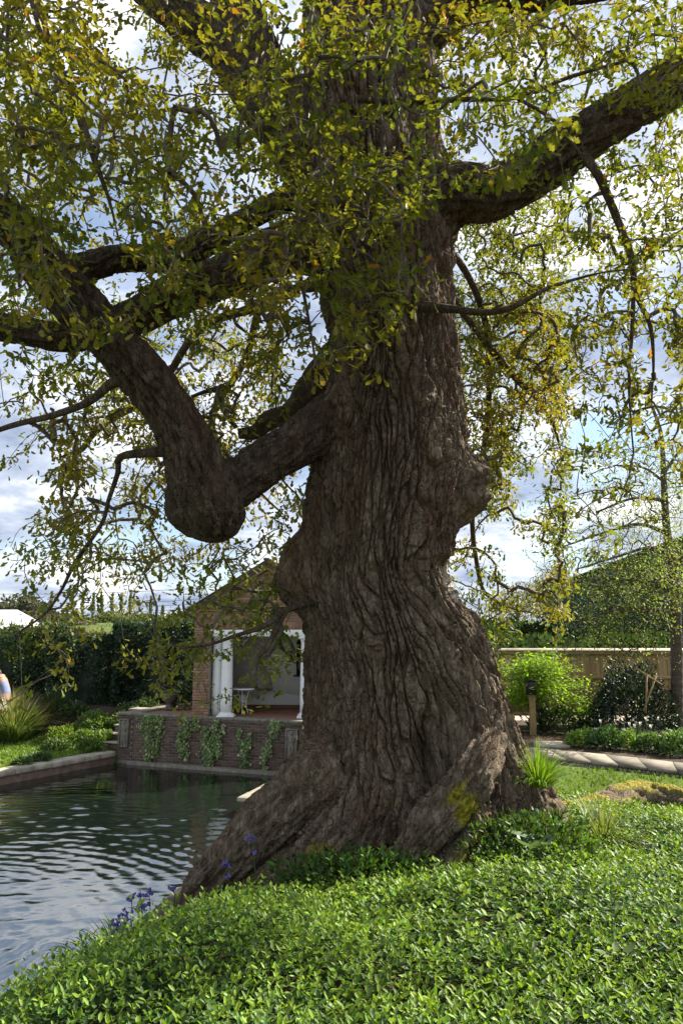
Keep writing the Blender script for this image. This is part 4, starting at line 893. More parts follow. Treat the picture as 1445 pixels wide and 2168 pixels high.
def blades(name, label, cat, c, n, length, width, tone, spread=1.0, bend=0.9, mat='leaf', group=None, base_r=0.12, tip=None, z0=None, clampz=True):
    c = np.array([c[0], c[1], float(ground_z(np.array([c[0]]), np.array([c[1]]))[0]) if z0 is None else z0]); mb = MB()
    k = 6; t = np.linspace(0,1,k); az = rng.random(n)*2*math.pi; ln = length*rng.uniform(.55,1.1,n); lean = rng.random(n)**.7*spread
    V = np.zeros((n,k,2,3)); col = vary(tone, n, .25, .08)
    for j in range(k):
        phi = lean*0.6 + bend*lean*t[j]*1.3
        if j == 0: pos = np.zeros((n,2)); 
        else: pos = pos + np.c_[np.sin(phi), np.cos(phi)]*(ln/(k-1))[:,None]
        w_ = width*(1-t[j]**2.2)*.5+.0006; d = np.c_[np.cos(az), np.sin(az)]; sd2 = np.c_[-np.sin(az), np.cos(az)]
        b0 = c[None]+np.c_[d*base_r*lean[:,None], np.zeros(n)]
        ctr = b0+np.c_[d*pos[:,:1], pos[:,1]]
        V[:,j,0] = ctr+np.c_[sd2*w_, np.zeros(n)]; V[:,j,1] = ctr-np.c_[sd2*w_, np.zeros(n)]
    if clampz: V[...,2] = np.maximum(V[...,2], c[2]+.004)
    I = (np.arange(n)[:,None]*k*2)+np.arange(0,(k-1)*2,2)[None]; F = np.stack([I,I+1,I+3,I+2],-1).reshape(-1,4)
    cc = np.repeat(col[:,None], k*2, 1)
    if tip is not None: cc[:,-4:] = np.array(tip)*rng.uniform(.7,1.2,(n,1,1))
    mb.add(V.reshape(-1,3), F, col=cc.reshape(-1,3)); o = mb.build(name, M[mat], None, origin=c); o.location = [float(x) for x in c]; tag(o, label, cat, group); return o

# ------------------------------------------------------------------ periwinkle carpet on the bank
def vinca():
    n = 52000; x = rng.uniform(-3.0, 5.6, n); y = 1.9+ (rng.random(n)**1.25)*8.0
    ang = x/y; sd = pool_sd(x, y)
    tx, tr = trunk_xz(np.full(n, 2.1)); rr = np.hypot(x-tx, y-TY); th = np.arctan2(y-TY, x-tx)
    foot = tr + 0.02 + 0.92*np.exp(-(np.abs(angd(th, -math.pi+0.34))/0.55)**2.4) + .40*np.exp(-(angd(th,-1.45)/.3)**2) + .25*np.exp(-(angd(th,-.1)/.4)**2)
    dark_patch = np.exp(-(((x+0.15)/0.35)**2+((y-5.55)/0.22)**2))
    ok = (np.abs(ang) < .60) & (sd > np.where(y > 4.9, 0.24, 0.10)) & (rr > foot) & (y < 8.9 + .35*vnoise(x*2,y*0,0,5)) & (rng.random(n) > dark_patch*.9) & ~((y > 7.6) & (x < 1.0)) & (y < 9.3-0.0*x)
    x, y = x[ok], y[ok]; n = len(x)
    mound = 0.06+0.07*(1+fbm(x*1.3, y*1.3, 0, 3, 77))+0.05*np.clip(fbm(x*4, y*4, 0, 2, 78),0,1)
    gz = ground_z(x, y); H = mound*rng.uniform(.75,1.25,n)*(0.55+0.45*sstep(0.2, 0.9, pool_sd(x, y)))
    lean = rng.normal(0,.35,(n,2)); mb = MB(); young = fbm(x*1.1+9, y*1.1, 0, 3, 81)
    for j in range(3):
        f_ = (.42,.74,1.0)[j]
        for sgn in (-1, 1):
            az = rng.random(n)*6.28 if sgn == -1 else az+math.pi
            loc = np.c_[x+lean[:,0]*H*f_, y+lean[:,1]*H*f_, gz+H*f_]
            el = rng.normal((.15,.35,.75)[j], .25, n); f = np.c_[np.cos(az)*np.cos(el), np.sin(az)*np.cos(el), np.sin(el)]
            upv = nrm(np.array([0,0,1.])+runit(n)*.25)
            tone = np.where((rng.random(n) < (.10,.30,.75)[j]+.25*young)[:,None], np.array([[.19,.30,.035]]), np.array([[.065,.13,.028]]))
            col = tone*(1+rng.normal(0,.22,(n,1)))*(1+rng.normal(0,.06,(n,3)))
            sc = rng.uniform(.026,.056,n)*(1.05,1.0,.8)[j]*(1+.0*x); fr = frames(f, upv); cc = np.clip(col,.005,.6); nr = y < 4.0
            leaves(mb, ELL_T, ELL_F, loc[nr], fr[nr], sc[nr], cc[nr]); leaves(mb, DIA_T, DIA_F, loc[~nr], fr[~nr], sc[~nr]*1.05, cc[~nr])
    o = mb.build('periwinkle', M['vinca']); tag(o, 'glossy green periwinkle carpeting the bank around the oak', 'ground cover', kind='stuff')
    print('vinca', n*6)
vinca()
# other plants in the carpet
shrub('periwinkle_mound', 'dark leafy periwinkle mound heaped against the mossy oak root', 'shrub', (1.42,5.72), .50, .34, .34, 1700, .05, (.06,.115,.026), 'vinca', stems=2)
shrub('periwinkle_mound', 'dark periwinkle mound climbing the foot of the oak in its shade', 'shrub', (0.12,5.62), .62, .26, .26, 1500, .05, (.055,.12,.026), 'vinca', stems=2)
blades('sedge_tuft', 'arching pale-edged sedge tuft in the periwinkle right of the oak', 'grass', (2.1,6.3), 260, .42, .011, (.16,.20,.06), 1.15, 1.3, tip=(.30,.30,.14))
gt = trunk_at(1138,1655); blades('grass_tuft', 'bright green grass tuft growing on the oak root', 'grass', (gt[0],gt[1]), 520, .36, .008, (.19,.31,.03), 1.0, 1.0, z0=gt[2]-.03, base_r=.12, clampz=False)
blades('grass_tuft', 'small green grass tuft below the root tuft', 'grass', (1.55,6.35), 140, .22, .007, (.13,.24,.03), 1.0, 1.0)
blades('grass_tuft', 'strappy bluebell leaves at the foot of the long oak root', 'leaves', (-0.75,5.85), 150, .34, .012, (.07,.14,.03), 1.2, 1.1, base_r=.25)
blades('grass_tuft', 'loose strappy leaves under the bluebells on the bank rim', 'leaves', (-1.45,5.65), 230, .28, .011, (.08,.15,.03), 1.2, 1.1, base_r=.45)
def big_leaf_plant(name, label, c, n, L0, tone, hi):
    z = float(ground_z(np.array([c[0]]), np.array([c[1]]))[0]); c = np.array([c[0],c[1],z]); r = empty(name, c); tag(r, label, 'plant')
    T = [(0,0,0),(.3,0,-.03),(.65,0,-.03),(1,0,.04),(-.08,.22,.03),(.25,.34,.07),(.62,.22,.05)]; T = T+[(x,-y,z_) for x,y,z_ in T[4:]]
    F = [(0,1,5,4),(1,2,6,5),(2,3,6)]; F = F+[tuple(i if i < 4 else i+3 for i in f[::-1]) for f in F]
    for i in range(n):
        az = i*2.4+.4; el = rng.uniform(.1,.7); d = np.array([math.cos(az)*math.cos(el), math.sin(az)*math.cos(el), math.sin(el)]); base = c+np.array([math.cos(az)*.05, math.sin(az)*.05, hi*rng.uniform(.6,1)])
        mb = MB(); leaves(mb, T, F, base[None], frames(d[None], np.array([[0,0,1.]])), [L0*rng.uniform(.7,1.1)], np.clip(np.array([tone])*rng.uniform(.8,1.2),0,1)); mb.build('leaf', M['leaf'], r)
    s_ = MB(); s_.tube(np.array([c, c+[.01,0,hi*.8]]), [.008,.005], 5); s_.build('stem', M['leaf'], r)
big_leaf_plant('arum_plant', 'broad grey-green arum leaves rising from the periwinkle', (1.33,5.45), 9, .17, (.12,.18,.10), .22)
big_leaf_plant('nettle_plant', 'soft crinkled seedling leaves standing above the periwinkle', (1.22,3.55), 6, .065, (.13,.19,.06), .17)
big_leaf_plant('nettle_plant', 'low feathery leaved weed at the near edge of the periwinkle', (0.75,2.75), 9, .11, (.14,.22,.07), .18)
def bluebell(px, py, Y, label):
    p = P(px, py, Y); z = float(max(ground_z(np.array([p[0]]), np.array([Y]))[0], 1.4)); c = np.array([p[0]+.06, Y, min(z, p[2]-.08)]); r = empty('bluebell', c)
    t = np.linspace(0,1,8)[:,None]; q = c*(1-t)+p*t; q[:,0] -= (np.sin(t*2.2)*.02)[:,0]; hook = p+np.array([[-.015,0,.012],[-.035,0,.004]]); q = np.vstack([q,hook])
    s_ = MB(); s_.tube(q, np.linspace(.0045,.0025,len(q)), 5, col=(.10,.17,.05)); s_.build('stem', M['leaf'], r)
    for i in range(8):
        b = q[-1-min(i//2,4)]+rng.normal(0,.014,3)+[0,0,-.012]; d = nrm(np.array([rng.normal(0,.6),rng.normal(0,.6),-1.]))
        mb = MB(); u = nrm(np.cross(d,[0,1,.1])); w_ = np.cross(d,u); pr = [(.003,0),(.008,.006),(.009,.018),(.015,.027)]; V = np.concatenate([b+d*h+np.outer(np.cos(np.arange(6)*1.047)*rr,u)+np.outer(np.sin(np.arange(6)*1.047)*rr,w_) for rr,h in pr])
        I = np.arange(24).reshape(4,6); J = np.roll(I,-1,1); mb.add(V, np.stack([I[:-1],J[:-1],J[1:],I[1:]],-1).reshape(-1,4), col=(.16,.13,.42)); mb.build('flower_bell', M['petal'], r)
    tag(r, label, 'bluebell', 'bluebells on the bank')
for px, py, Y in [(283,1898,5.75),(302,1888,5.8),(320,1886,5.85),(305,1910,5.75),(272,1930,5.6),(252,1950,5.45),(268,1955,5.4),(240,1978,5.3),(372,1876,6.1)]: bluebell(px, py, Y, 'violet bluebell nodding over the pool on the bank rim')
bluebell(540, 1768, 5.75, 'violet bluebell standing tall against the oak root'); bluebell(487, 1822, 5.75, 'short violet bluebell beside the lower oak root')

# ------------------------------------------------------------------ left garden: hedge, bed, far trees
def hedge(name, label, px0, px1, ytop, Y, dep, n, size, tone, mat='leaf', lump=0.25, pale=None, rough_top=0.35, z0=None):
    a, b = P(px0, ytop, Y), P(px1, ytop, Y); x0, x1 = a[0], b[0]; zt = a[2]; zb = float(ground_z(np.array([(x0+x1)/2]), np.array([Y]))[0]) if z0 is None else z0
    r = empty(name, ((x0+x1)/2, Y+dep/2, zb)); tag(r, label, 'hedge')
    ax = (x1-x0)/2; cx = (x0+x1)/2; cy = Y+dep/2; H = zt-zb
    # inner woody mass
    nu, nv = 40, 14; th = np.linspace(0, 2*math.pi, nu, endpoint=False); ph = np.linspace(0, 1, nv); TH_, PH_ = np.meshgrid(th, ph)
    sq = lambda v, p: np.sign(v)*np.abs(v)**p
    f = np.cos(PH_*math.pi/2)**.35*.90; nz = 1+lump*.5*fbm(np.cos(TH_)*3+px0, np.sin(TH_)*3, PH_*3, 3, 6)
    V = np.stack([cx+ax*.95*sq(np.cos(TH_),.5)*f*nz, cy+dep*.5*.9*sq(np.sin(TH_),.5)*f*nz, zb+PH_*H*.92*nz], -1)
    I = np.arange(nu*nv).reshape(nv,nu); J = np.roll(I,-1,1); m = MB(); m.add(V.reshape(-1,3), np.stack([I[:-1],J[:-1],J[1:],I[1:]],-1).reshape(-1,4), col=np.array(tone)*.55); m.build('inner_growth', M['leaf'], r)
    q = rng.random(n); top = q < .32; th = rng.random(n)*2*math.pi; ph = np.where(top, .98+.02*rng.random(n), rng.random(n)**.8)
    th = np.where(top, th, -math.pi/2+rng.normal(0,1.0,n)); cxn = sq(np.cos(th),.5); syn = sq(np.sin(th),.5); rad = np.where(top, np.sqrt(rng.random(n)), 1.0)
    X_ = cx+ax*cxn*rad; Y_ = cy+dep*.5*syn*rad; Z_ = zb+H*ph
    nz = fbm(X_*1.1, Y_*1.1, Z_*1.1, 4, 9+int(px0)); Y_ = Y_ + np.where(top, 0, lump*nz*1.2) - .1*rng.random(n); Z_ = Z_ + np.where(top, rough_top*nz, 0)+rng.normal(0,.04,n)
    L_ = np.c_[X_, Y_, Z_]; out = np.c_[cxn*~top*.6, syn*~top, np.where(top,1,.25)]
    col = vary(tone, n, .35, .1)
    if pale is not None: s_ = (rng.random(n) < pale[0]*(1+np.clip(nz,-1,1))) & (Z_ > zb+H*.55); col[s_] = vary(pale[1], s_.sum(), .25, .08)
    mb = MB(); leaves(mb, DIA_T, DIA_F, L_, frames(nrm(out*.6+runit(n)), nrm(out+runit(n)*.6)), rng.uniform(size*.7,size*1.3,n), col); mb.build('foliage', M[mat], r); return r
hedge('yew_hedge', 'tall dark evergreen hedge beside the brick corner of the summerhouse', 232, 425, 1322, 25.6, 2.6, 15000, .11, (.022,.045,.024), pale=(.10,(.10,.14,.03)))
hedge('laurel_hedge', 'mixed dark hedge with grey-green tips behind the strappy clump', 95, 262, 1345, 26.0, 2.4, 11000, .11, (.026,.05,.024), pale=(.25,(.07,.09,.035)))
hedge('laurel_hedge', 'dark hedge topped with lime shoots near the pale roof', -190, 118, 1330, 26.4, 2.4, 13000, .12, (.028,.055,.022), pale=(.35,(.17,.22,.03)))
# thin upright scrub rising behind the hedge
def scrub(name, label, cat, px, ytop, Y, wid, n, tone, group=None, stems=9):
    a = P(px, ytop, Y); zb = float(ground_z(np.array([a[0]]), np.array([Y]))[0]); H = a[2]-zb; c = np.array([a[0], Y, zb]); r = empty(name, c); tag(r, label, cat, group); sm_ = MB(); pts = []
    for i in range(stems):
        e = c+np.array([rng.normal(0,wid*.5), rng.normal(0,wid*.3), H*rng.uniform(.7,1.0)]); t = np.linspace(0,1,7)[:,None]; q = c+rng.normal(0,.1,3)*[1,1,0]+(e-c)*t+np.sin(t*3)*rng.normal(0,wid*.08,3)
        sm_.tube(q, np.linspace(.03,.006,7)*max(1,H/4), 4); pts.append(q[2:])
    sm_.build('stem', M['twig'], r); pts = np.concatenate(pts); idx = rng.integers(0, len(pts), n); L_ = pts[idx]+rng.normal(0, wid*.18, (n,3))
    mb = MB(); leaves(mb, DIA_T, DIA_F, L_, frames(runit(n), runit(n)), rng.uniform(.6,1.3,n)*.075*max(1,Y/40), vary(tone, n, .3, .1)); mb.build('foliage', M['leaf'], r); return r
for px, yt, Y, lab in [(150,1322,31,'thin grey-green saplings behind the low part of the hedge'),(205,1310,33,'pale feathery scrub behind the mixed hedge'),(262,1312,32,'loose olive scrub over the middle of the hedge'),(330,1300,34,'airy budding scrub behind the dark evergreen hedge'),(385,1292,33,'tall budding scrub close to the summerhouse eaves'),(40,1318,31,'leafy olive sapling in front of the pale roof'),(100,1318,34,'broad olive sapling behind the lime-topped hedge')]:
    scrub('sapling', lab, 'sapling', px, yt, Y, 1.6, 1500, (.10,.125,.045))
# row of poplars on the skyline
for i, (px, yt, w_) in enumerate([(68,1268,8),(110,1255,10),(156,1250,9),(177,1253,10),(199,1258,10),(217,1262,8),(239,1257,11),(258,1258,8),(277,1252,12),(320,1264,9),(345,1285,6)]):
    Y = 400.; a = P(px, yt, Y); b_ = P(px, 1318, Y); c = np.array([a[0], Y, float(ground_z(np.array([a[0]]), np.array([Y]))[0])]); r = empty('poplar_tree', c); H = a[2]-c[2]
    tag(r, 'slender upright poplar in the row on the skyline', 'tree', 'poplars on the skyline')
    MB().tube(np.array([c, c+[0,0,H*.95]]), [.35,.05], 6).build('trunk', M['twig'], r)
    n = 420; t = rng.random(n); wd = w_/FPX*Y*.5; prof_ = np.sin(np.clip(t*1.05+.05,0,1)*math.pi)**.6*(1-.35*t); L_ = c+np.c_[rng.normal(0,.42,n)*wd*prof_, rng.normal(0,.42,n)*wd*prof_, H*(.06+.94*t)]
    mb = MB(); leaves(mb, DIA_T, DIA_F, L_, frames(nrm(runit(n)+[0,0,1.4]), runit(n)), rng.uniform(.7,1.6,n), vary((.15,.17,.075), n, .25, .06)); mb.build('crown', M['far'], r)
# far wood, reading as one mass
def wood(name, label, pts, n, size, tone):
    mb = MB(); Ls = []; 
    for px, yt, yb, w_, Y in pts:
        k = int(n*w_/100); a, b_ = P(px, yt, Y), P(px, yb, Y); q = rng.random(k)*2-1; h = np.sqrt(np.clip(1-q*q,0,1))*(.75+.35*fbm(q*3+px, q*0, 0, 3, int(px)%50)); t = rng.random(k)**.6
        Ls.append(np.c_[a[0]+q*w_/FPX*Y*.5, Y+rng.normal(0,4,k), b_[2]+(a[2]-b_[2])*h*t])
    L_ = np.concatenate(Ls); k = len(L_); leaves(mb, DIA_T, DIA_F, L_, frames(runit(k), runit(k)), rng.uniform(.6,1.4,k)*size, vary(tone, k, .3, .08)); o = mb.build(name, M['far']); tag(o, label, 'woodland', kind='stuff')
wood('woodland', 'grey-green wood on the far rise behind the pale roof', [(20,1272,1325,90,260),(70,1262,1325,110,260),(-60,1265,1325,140,260),(130,1290,1328,120,250)], 2600, 1.6, (.085,.09,.06))
wood('woodland', 'low line of budding trees along the far field', [(220,1300,1325,140,300),(330,1290,1325,120,280),(430,1285,1325,160,300),(560,1290,1325,160,300)], 1500, 1.6, (.12,.14,.05))
wood('woodland', 'dark hedgerow and bushes at the far side of the field', [(980,1300,1372,160,90),(1090,1290,1372,130,90),(1165,1305,1372,80,88),(1090,1335,1375,140,66),(1300,1336,1375,200,64),(1440,1334,1375,200,64)], 2600, .55, (.04,.065,.022))
# round budding tree beside the barn
def far_tree(px, yt, Y, w_, n, tone, label):
    a = P(px, yt, Y); zb = float(ground_z(np.array([a[0]]), np.array([Y]))[0]); c = np.array([a[0],Y,zb]); H = a[2]-zb; wd = w_/FPX*Y*.5; r = empty('budding_tree', c); tag(r, label, 'tree')
    tk = MB(); tk.tube(np.array([c, c+[0.1,0,H*.3], c+[0,0,H*.6]]), [.3,.22,.12], 7)
    for i in range(14):
        e = c+np.array([rng.normal(0,.5)*wd, rng.normal(0,.4)*wd, H*rng.uniform(.55,.95)]); t = np.linspace(0,1,5)[:,None]; s0 = c+np.array([0,0,H*rng.uniform(.2,.5)]); tk.tube(s0+(e-s0)*t, np.linspace(.12,.03,5), 4)
    tk.build('trunk', M['twig'], r); d = runit(n); rad = rng.random(n)**.4*(1+.25*fbm(d[:,0]*2,d[:,1]*2,d[:,2]*2,3,3)); L_ = c+np.array([0,0,H*.60])+d*rad[:,None]*np.array([wd,wd,H*.40])
    mb = MB(); leaves(mb, DIA_T, DIA_F, L_, frames(runit(n), runit(n)), rng.uniform(.2,.45,n), vary(tone, n, .3, .08)); mb.build('crown', M['far'], r)
far_tree(1160, 1206, 100., 95, 2600, (.17,.165,.08), 'round pale budding tree beside the dark barn')
far_tree(1090, 1230, 105., 110, 2400, (.15,.155,.07), 'pale budding tree seen past the edge of the oak trunk')
# pale roof at the left edge
hy = 45.; a = P(-60, 1285, hy); b_ = P(13, 1302, hy); c = P(-200, 1345, hy); hr = empty('pale_outbuilding', (P(-70,1345,hy)[0], hy, 2.0)); tag(hr, 'pale-roofed outbuilding half hidden behind the hedge', 'building')
xr = P(5,1300,hy)[0]; zr = P(0,1287,hy)[2]; ze = P(0,1335,hy)[2]
MB().bbox((xr-9, hy+.2, 2.0), (xr+.2, hy+6.8, ze), .02).build('wall', M['plaster'], hr)
m = MB(); m.add(np.array([(xr-9.3,hy-.2,ze),(xr+.6,hy-.2,ze),(xr-.6,hy+3.5,zr),(xr-9.3,hy+3.5,zr),(xr+.6,hy+7.2,ze),(xr-9.3,hy+7.2,ze),(xr-9.3,hy-.2,ze-.08),(xr+.6,hy-.2,ze-.08),(xr+.6,hy+7.2,ze-.08),(xr-9.3,hy+7.2,ze-.08)]), [(0,1,2,3),(3,2,4,5),(1,4,2),(0,3,5),(0,6,7,1),(4,8,9,5),(1,7,8,4),(6,9,8,7),(0,5,9,6)]); m.build('roof', M['slate'], hr)
# power lines
for i, (y0, y1) in enumerate([(1271,1236),(1268,1252),(1278,1262),(1238,1218)]):
    a, b_ = P(-300, y0+10, 190.), P(760, y1-6, 190.); t = np.linspace(0,1,30)[:,None]; q = a*(1-t)+b_*t; q[:,2] -= (4*t*(1-t)*3.0)[:,0]
    o = MB().tube(q, .05, 5).build('power_cable', M['cable']); tag(o, 'thin dark power cable sagging across the sky over the fields', 'cable', 'power cables')

# bed plants on the lawn side
def gx(px, Y): return float(P(px, 1500, Y)[0])
blades('daylily_clump', 'large strappy clump with pale dry tips by the lawn', 'grass', (gx(35,23.9),23.9), 900, 1.55, .030, (.10,.15,.045), .95, .9, base_r=.5, tip=(.30,.26,.13))
blades('daylily_clump', 'dark upright strappy clump against the hedge foot', 'grass', (gx(118,25.2),25.2), 420, 1.0, .028, (.05,.09,.04), .8, .7, base_r=.35)
for px, Y, rx, h, n, tone, lab in [
    (205,24.2,.62,.62,1500,(.13,.20,.04),'leafy hellebore clump nearest the hedge foot'),
    (262,24.4,.55,.45,1100,(.10,.16,.045),'low green leaf clump touching the pier top'),
    (135,23.6,.55,.50,1200,(.18,.25,.035),'yellow-green leaf clump beside the strappy clump'),
    (182,23.2,.55,.45,1300,(.13,.20,.035),'rounded bright hellebore clump above the steps side'),
    (222,23.0,.50,.42,1200,(.12,.19,.035),'glossy hellebore clump next to the steps'),
    (125,22.4,.42,.30,900,(.10,.16,.05),'low spreading clump at the lawn corner'),
    (195,22.2,.38,.32,800,(.12,.19,.04),'small clump at the bottom step'),
    (92,20.6,.30,.20,500,(.09,.15,.05),'tiny clump on the coping edge of the lawn'),
    (55,20.0,.22,.16,300,(.08,.14,.04),'smallest rosette on the coping edge'),
    (300,25.0,.7,.55,1300,(.07,.11,.035),'dark leafy clump behind the pier coping'),
    (395,23.6,.55,.75,1500,(.045,.075,.03),'dark shrub in the corner of the brick summerhouse'),
    (160,24.9,.6,.5,1000,(.06,.10,.035),'shaded green clump under the mixed hedge')]:
    shrub('bed_plant', lab, 'plant', (gx(px,Y),Y), rx, rx*.8, h, n, .10, tone, group='plants in the bed by the steps', stems=2)
# lawn grass as fine blades along the near edge
n = 9000; x = rng.uniform(-11.2,-6.8,n); y = rng.uniform(18.3,24.0,n); ok = pool_sd(x,y) > .5; x, y = x[ok], y[ok]; n = len(x); mb = MB()
leaves(mb, DIA_T, DIA_F, np.c_[x,y,ground_z(x,y)], frames(nrm(runit(n)*.5+[0,0,1.]), runit(n)), rng.uniform(.05,.09,n), vary((.15,.23,.03),n,.2,.06)); tag(mb.build('lawn_grass', M['leaf']), 'short bright lawn grass beside the pool coping', 'grass', kind='stuff')

# person standing at the edge of the lawn
def person(x, y):
    z = float(ground_z(np.array([x]), np.array([y]))[0]); r = empty('person', (x,y,z)); tag(r, 'person in a pale blue shirt standing by the hedge', 'person')
    def skin(name, mat, vs, es, rad):
        me = bpy.data.meshes.new(name); me.from_pydata(vs, es, []); o = link(name, me, r, M[mat]); md = o.modifiers.new('skin','SKIN'); md.use_smooth_shade = True
        for i, q in enumerate(me.skin_vertices[0].data if me.skin_vertices else []): q.radius = rad[i]
        o.modifiers.new('sub','SUBSURF').levels = 2; o.modifiers['sub'].render_levels = 2; return o
    def sk(name, mat, vs, es, rad):
        me = bpy.data.meshes.new(name); me.from_pydata(vs, es, []); o = bpy.data.objects.new(name, me); COL.objects.link(o); o.parent = r; me.materials.append(M[mat])
        o.modifiers.new('skin','SKIN').use_smooth_shade = True
        sv = me.attributes.get('skin_vert')
        if not me.skin_vertices:
            bpy.context.view_layer.objects.active = o
            import bmesh
            bm = bmesh.new(); bm.from_mesh(me); ly = bm.verts.layers.skin.verify(); bm.verts.ensure_lookup_table()
            for i, v in enumerate(bm.verts): v[ly].radius = rad[i]; v[ly].use_root = (i == 0)
            bm.to_mesh(me); bm.free()
        sb = o.modifiers.new('sub','SUBSURF'); sb.levels = 2; sb.render_levels = 2; return o
    # one continuous body: pelvis, spine, neck, head, arms with hands, legs with feet
    vs = [(0,0,.95),(0,0,1.15),(0,.01,1.38),(0,.01,1.50),(0,-.01,1.58),(0,-.02,1.68),(-.19,.01,1.40),(-.24,.02,1.12),(-.22,-.06,.88),(-.22,-.08,.80),(.19,.01,1.40),(.24,.02,1.12),(.22,-.06,.88),(.22,-.08,.80),
          (-.10,0,.88),(-.11,-.01,.50),(-.11,.02,.09),(-.11,-.12,.04),(.10,0,.88),(.11,-.01,.50),(.11,.02,.09),(.11,-.12,.04)]
    es = [(0,1),(1,2),(2,3),(3,4),(4,5),(2,6),(6,7),(7,8),(8,9),(2,10),(10,11),(11,12),(12,13),(0,14),(14,15),(15,16),(16,17),(0,18),(18,19),(19,20),(20,21)]
    rd = [(.15,.11),(.14,.11),(.16,.11),(.06,.06),(.075,.09),(.07,.085),(.07,.07),(.05,.05),(.04,.04),(.04,.025),(.07,.07),(.05,.05),(.04,.04),(.04,.025),(.09,.09),(.065,.065),(.045,.05),(.04,.035),(.09,.09),(.065,.065),(.045,.05),(.04,.035)]
    sk('body', 'skin', vs, es, rd)
    for s_ in (-1,1):
        pass
    sk('shirt', 'shirt', [(0,0,.93),(0,0,1.15),(0,.01,1.38),(0,.01,1.47),(-.19,.01,1.40),(-.245,.02,1.12),(-.225,-.06,.90),(.19,.01,1.40),(.245,.02,1.12),(.225,-.06,.90)], [(0,1),(1,2),(2,3),(2,4),(4,5),(5,6),(2,7),(7,8),(8,9)], [(.21,.16),(.20,.16),(.22,.16),(.10,.10),(.12,.12),(.095,.095),(.075,.075),(.12,.12),(.095,.095),(.075,.075)])
    sk('trousers', 'trouser', [(0,0,.93),(-.10,0,.86),(-.11,-.01,.50),(-.11,.02,.10),(.10,0,.86),(.11,-.01,.50),(.11,.02,.10)], [(0,1),(1,2),(2,3),(0,4),(4,5),(5,6)], [(.165,.125),(.105,.105),(.08,.08),(.07,.07),(.105,.105),(.08,.08),(.07,.07)])
    h = MB().lathe([(.0,.16),(.06,.15),(.098,.10),(.105,.03),(.095,-.04),(.05,-.05)][::-1], (x, y+.02, z+1.66), 14, lambda V: np.c_[V[:,0], y+(V[:,1]-y)*1.15, V[:,2]]); h.build('hair', M['hair'], r, smooth=True)
    for nm, (dx_, dy_, dz_), rr in (('eye',(-.032,-.118,1.66),.011),('eye',(.032,-.118,1.66),.011),('nose',(0,-.128,1.625),.016),('mouth',(0,-.116,1.585),.018),('ear',(-.082,-.01,1.645),.024),('ear',(.082,-.01,1.645),.024)):
        MB().lathe([(.002,-rr),(rr*.8,-rr*.6),(rr,0),(rr*.8,rr*.6),(.002,rr)], (x+dx_,y+dy_,z+dz_), 8).build(nm, M['hair' if nm == 'eye' else 'skin'], r, smooth=True)
    for s_ in (-1,1):
        for i in range(5):
            b0 = np.array([x+s_*(.22-.03+.015*i), y-.085, z+.79]); MB().tube(np.array([b0, b0+[0,-.01,-.04], b0+[-.004*s_,-.022,-.07-(.012 if i in (2,) else 0)]]), [.009,.008,.006], 6).build('finger', M['skin'], r, smooth=True)
person(gx(-10,24.5), 24.5)

# ------------------------------------------------------------------ right garden: fence, barn, path, planting
GR = 1.36
FY = 19.8; fc = empty('garden_fence', (6.0, FY, GR)); tag(fc, 'tan timber feather-edge fence with rails behind the shrub bed', 'fence')
ft = P(1200, 1372, FY)[2]; x = 0.6; bw = .125; bmesh_ = None; xs_ = []
bm_ = MB().bbox((-.066,-.008,0),(.066,.010,ft-GR-.30), .004).mesh('board'); bm_.materials.append(M['wood'])
while x < 12.5:
    o = bpy.data.objects.new('board', bm_); COL.objects.link(o); o.parent = fc; o.location = (x-6.0, random.uniform(-.002,.002)+(.012 if len(xs_) % 2 else 0), .22); xs_.append(x); x += bw
cp = MB(); cp.add(np.array([(x_,FY+y_,ft+z_) for x_ in (.5,12.6) for y_,z_ in ((-.075,-.078),(-.075,-.066),(.06,-.005),(.06,-.078))]), [(0,1,2,3),(7,6,5,4),(0,4,5,1),(1,5,6,2),(2,6,7,3),(3,7,4,0)]); cp.build('cap_rail', M['stone'], fc)  # timber cap in pale stone colour, painting the sunlit top edge
MB().bbox((.5,FY-.05,ft-.17),(12.6,FY-.012,ft-.08), .006).build('rail', M['wood'], fc)
MB().bbox((.5,FY-.05,ft-.80),(12.6,FY-.012,ft-.71), .006).build('rail', M['wood'], fc)
MB().bbox((.5,FY-.05,GR+.23),(12.6,FY-.012,GR+.31), .006).build('rail', M['wood'], fc)
x = .7
while x < 12.6: MB().bbox((x-.05,FY+.026,GR-.2),(x+.05,FY+.126,ft-.08), .008).build('post', M['wood'], fc); x += 2.35
m = MB(); m.add(np.array([(-1,20.6,GR+.012),(30,20.6,GR+.012),(30,24.6,GR+.012),(-1,24.6,GR+.012)]), [(0,1,2,3)]); tag(m.build('gravel_drive', M['gravel']), kind='structure')
# barn
BYd = 72.; xb = P(1172,1300,BYd)[0]; zb_ = float(ground_z(np.array([xb]), np.array([BYd]))[0])-.2; zc = P(1172,1244,BYd)[2]; xa = P(1520,1300,BYd)[0]; za = P(1520,1118,BYd)[2]
br = empty('barn', (xb, BYd, zb_), -math.atan2(xb, BYd)*0.95); tag(br, 'dark green sheet-clad barn with a shallow pitched roof', 'barn')
m = MB(); pf = [(xb,BYd,zb_),(xa,BYd,zb_),(xa,BYd,za),(xb,BYd,zc)]; xe = 2*xa-xb
pf = [(xb,zb_),(xe,zb_),(xe,zc),(xa,za),(xb,zc)]; V = np.array([(x_,BYd,z_) for x_,z_ in pf]+[(x_,BYd+25,z_) for x_,z_ in pf]); m.add(V, [(4,3,2,1,0),(5,6,7,8,9)]+[(i,(i+1)%5,(i+1)%5+5,i+5) for i in (0,1,4)]); m.build('wall', M['barn'], br)
xq = xb+.6
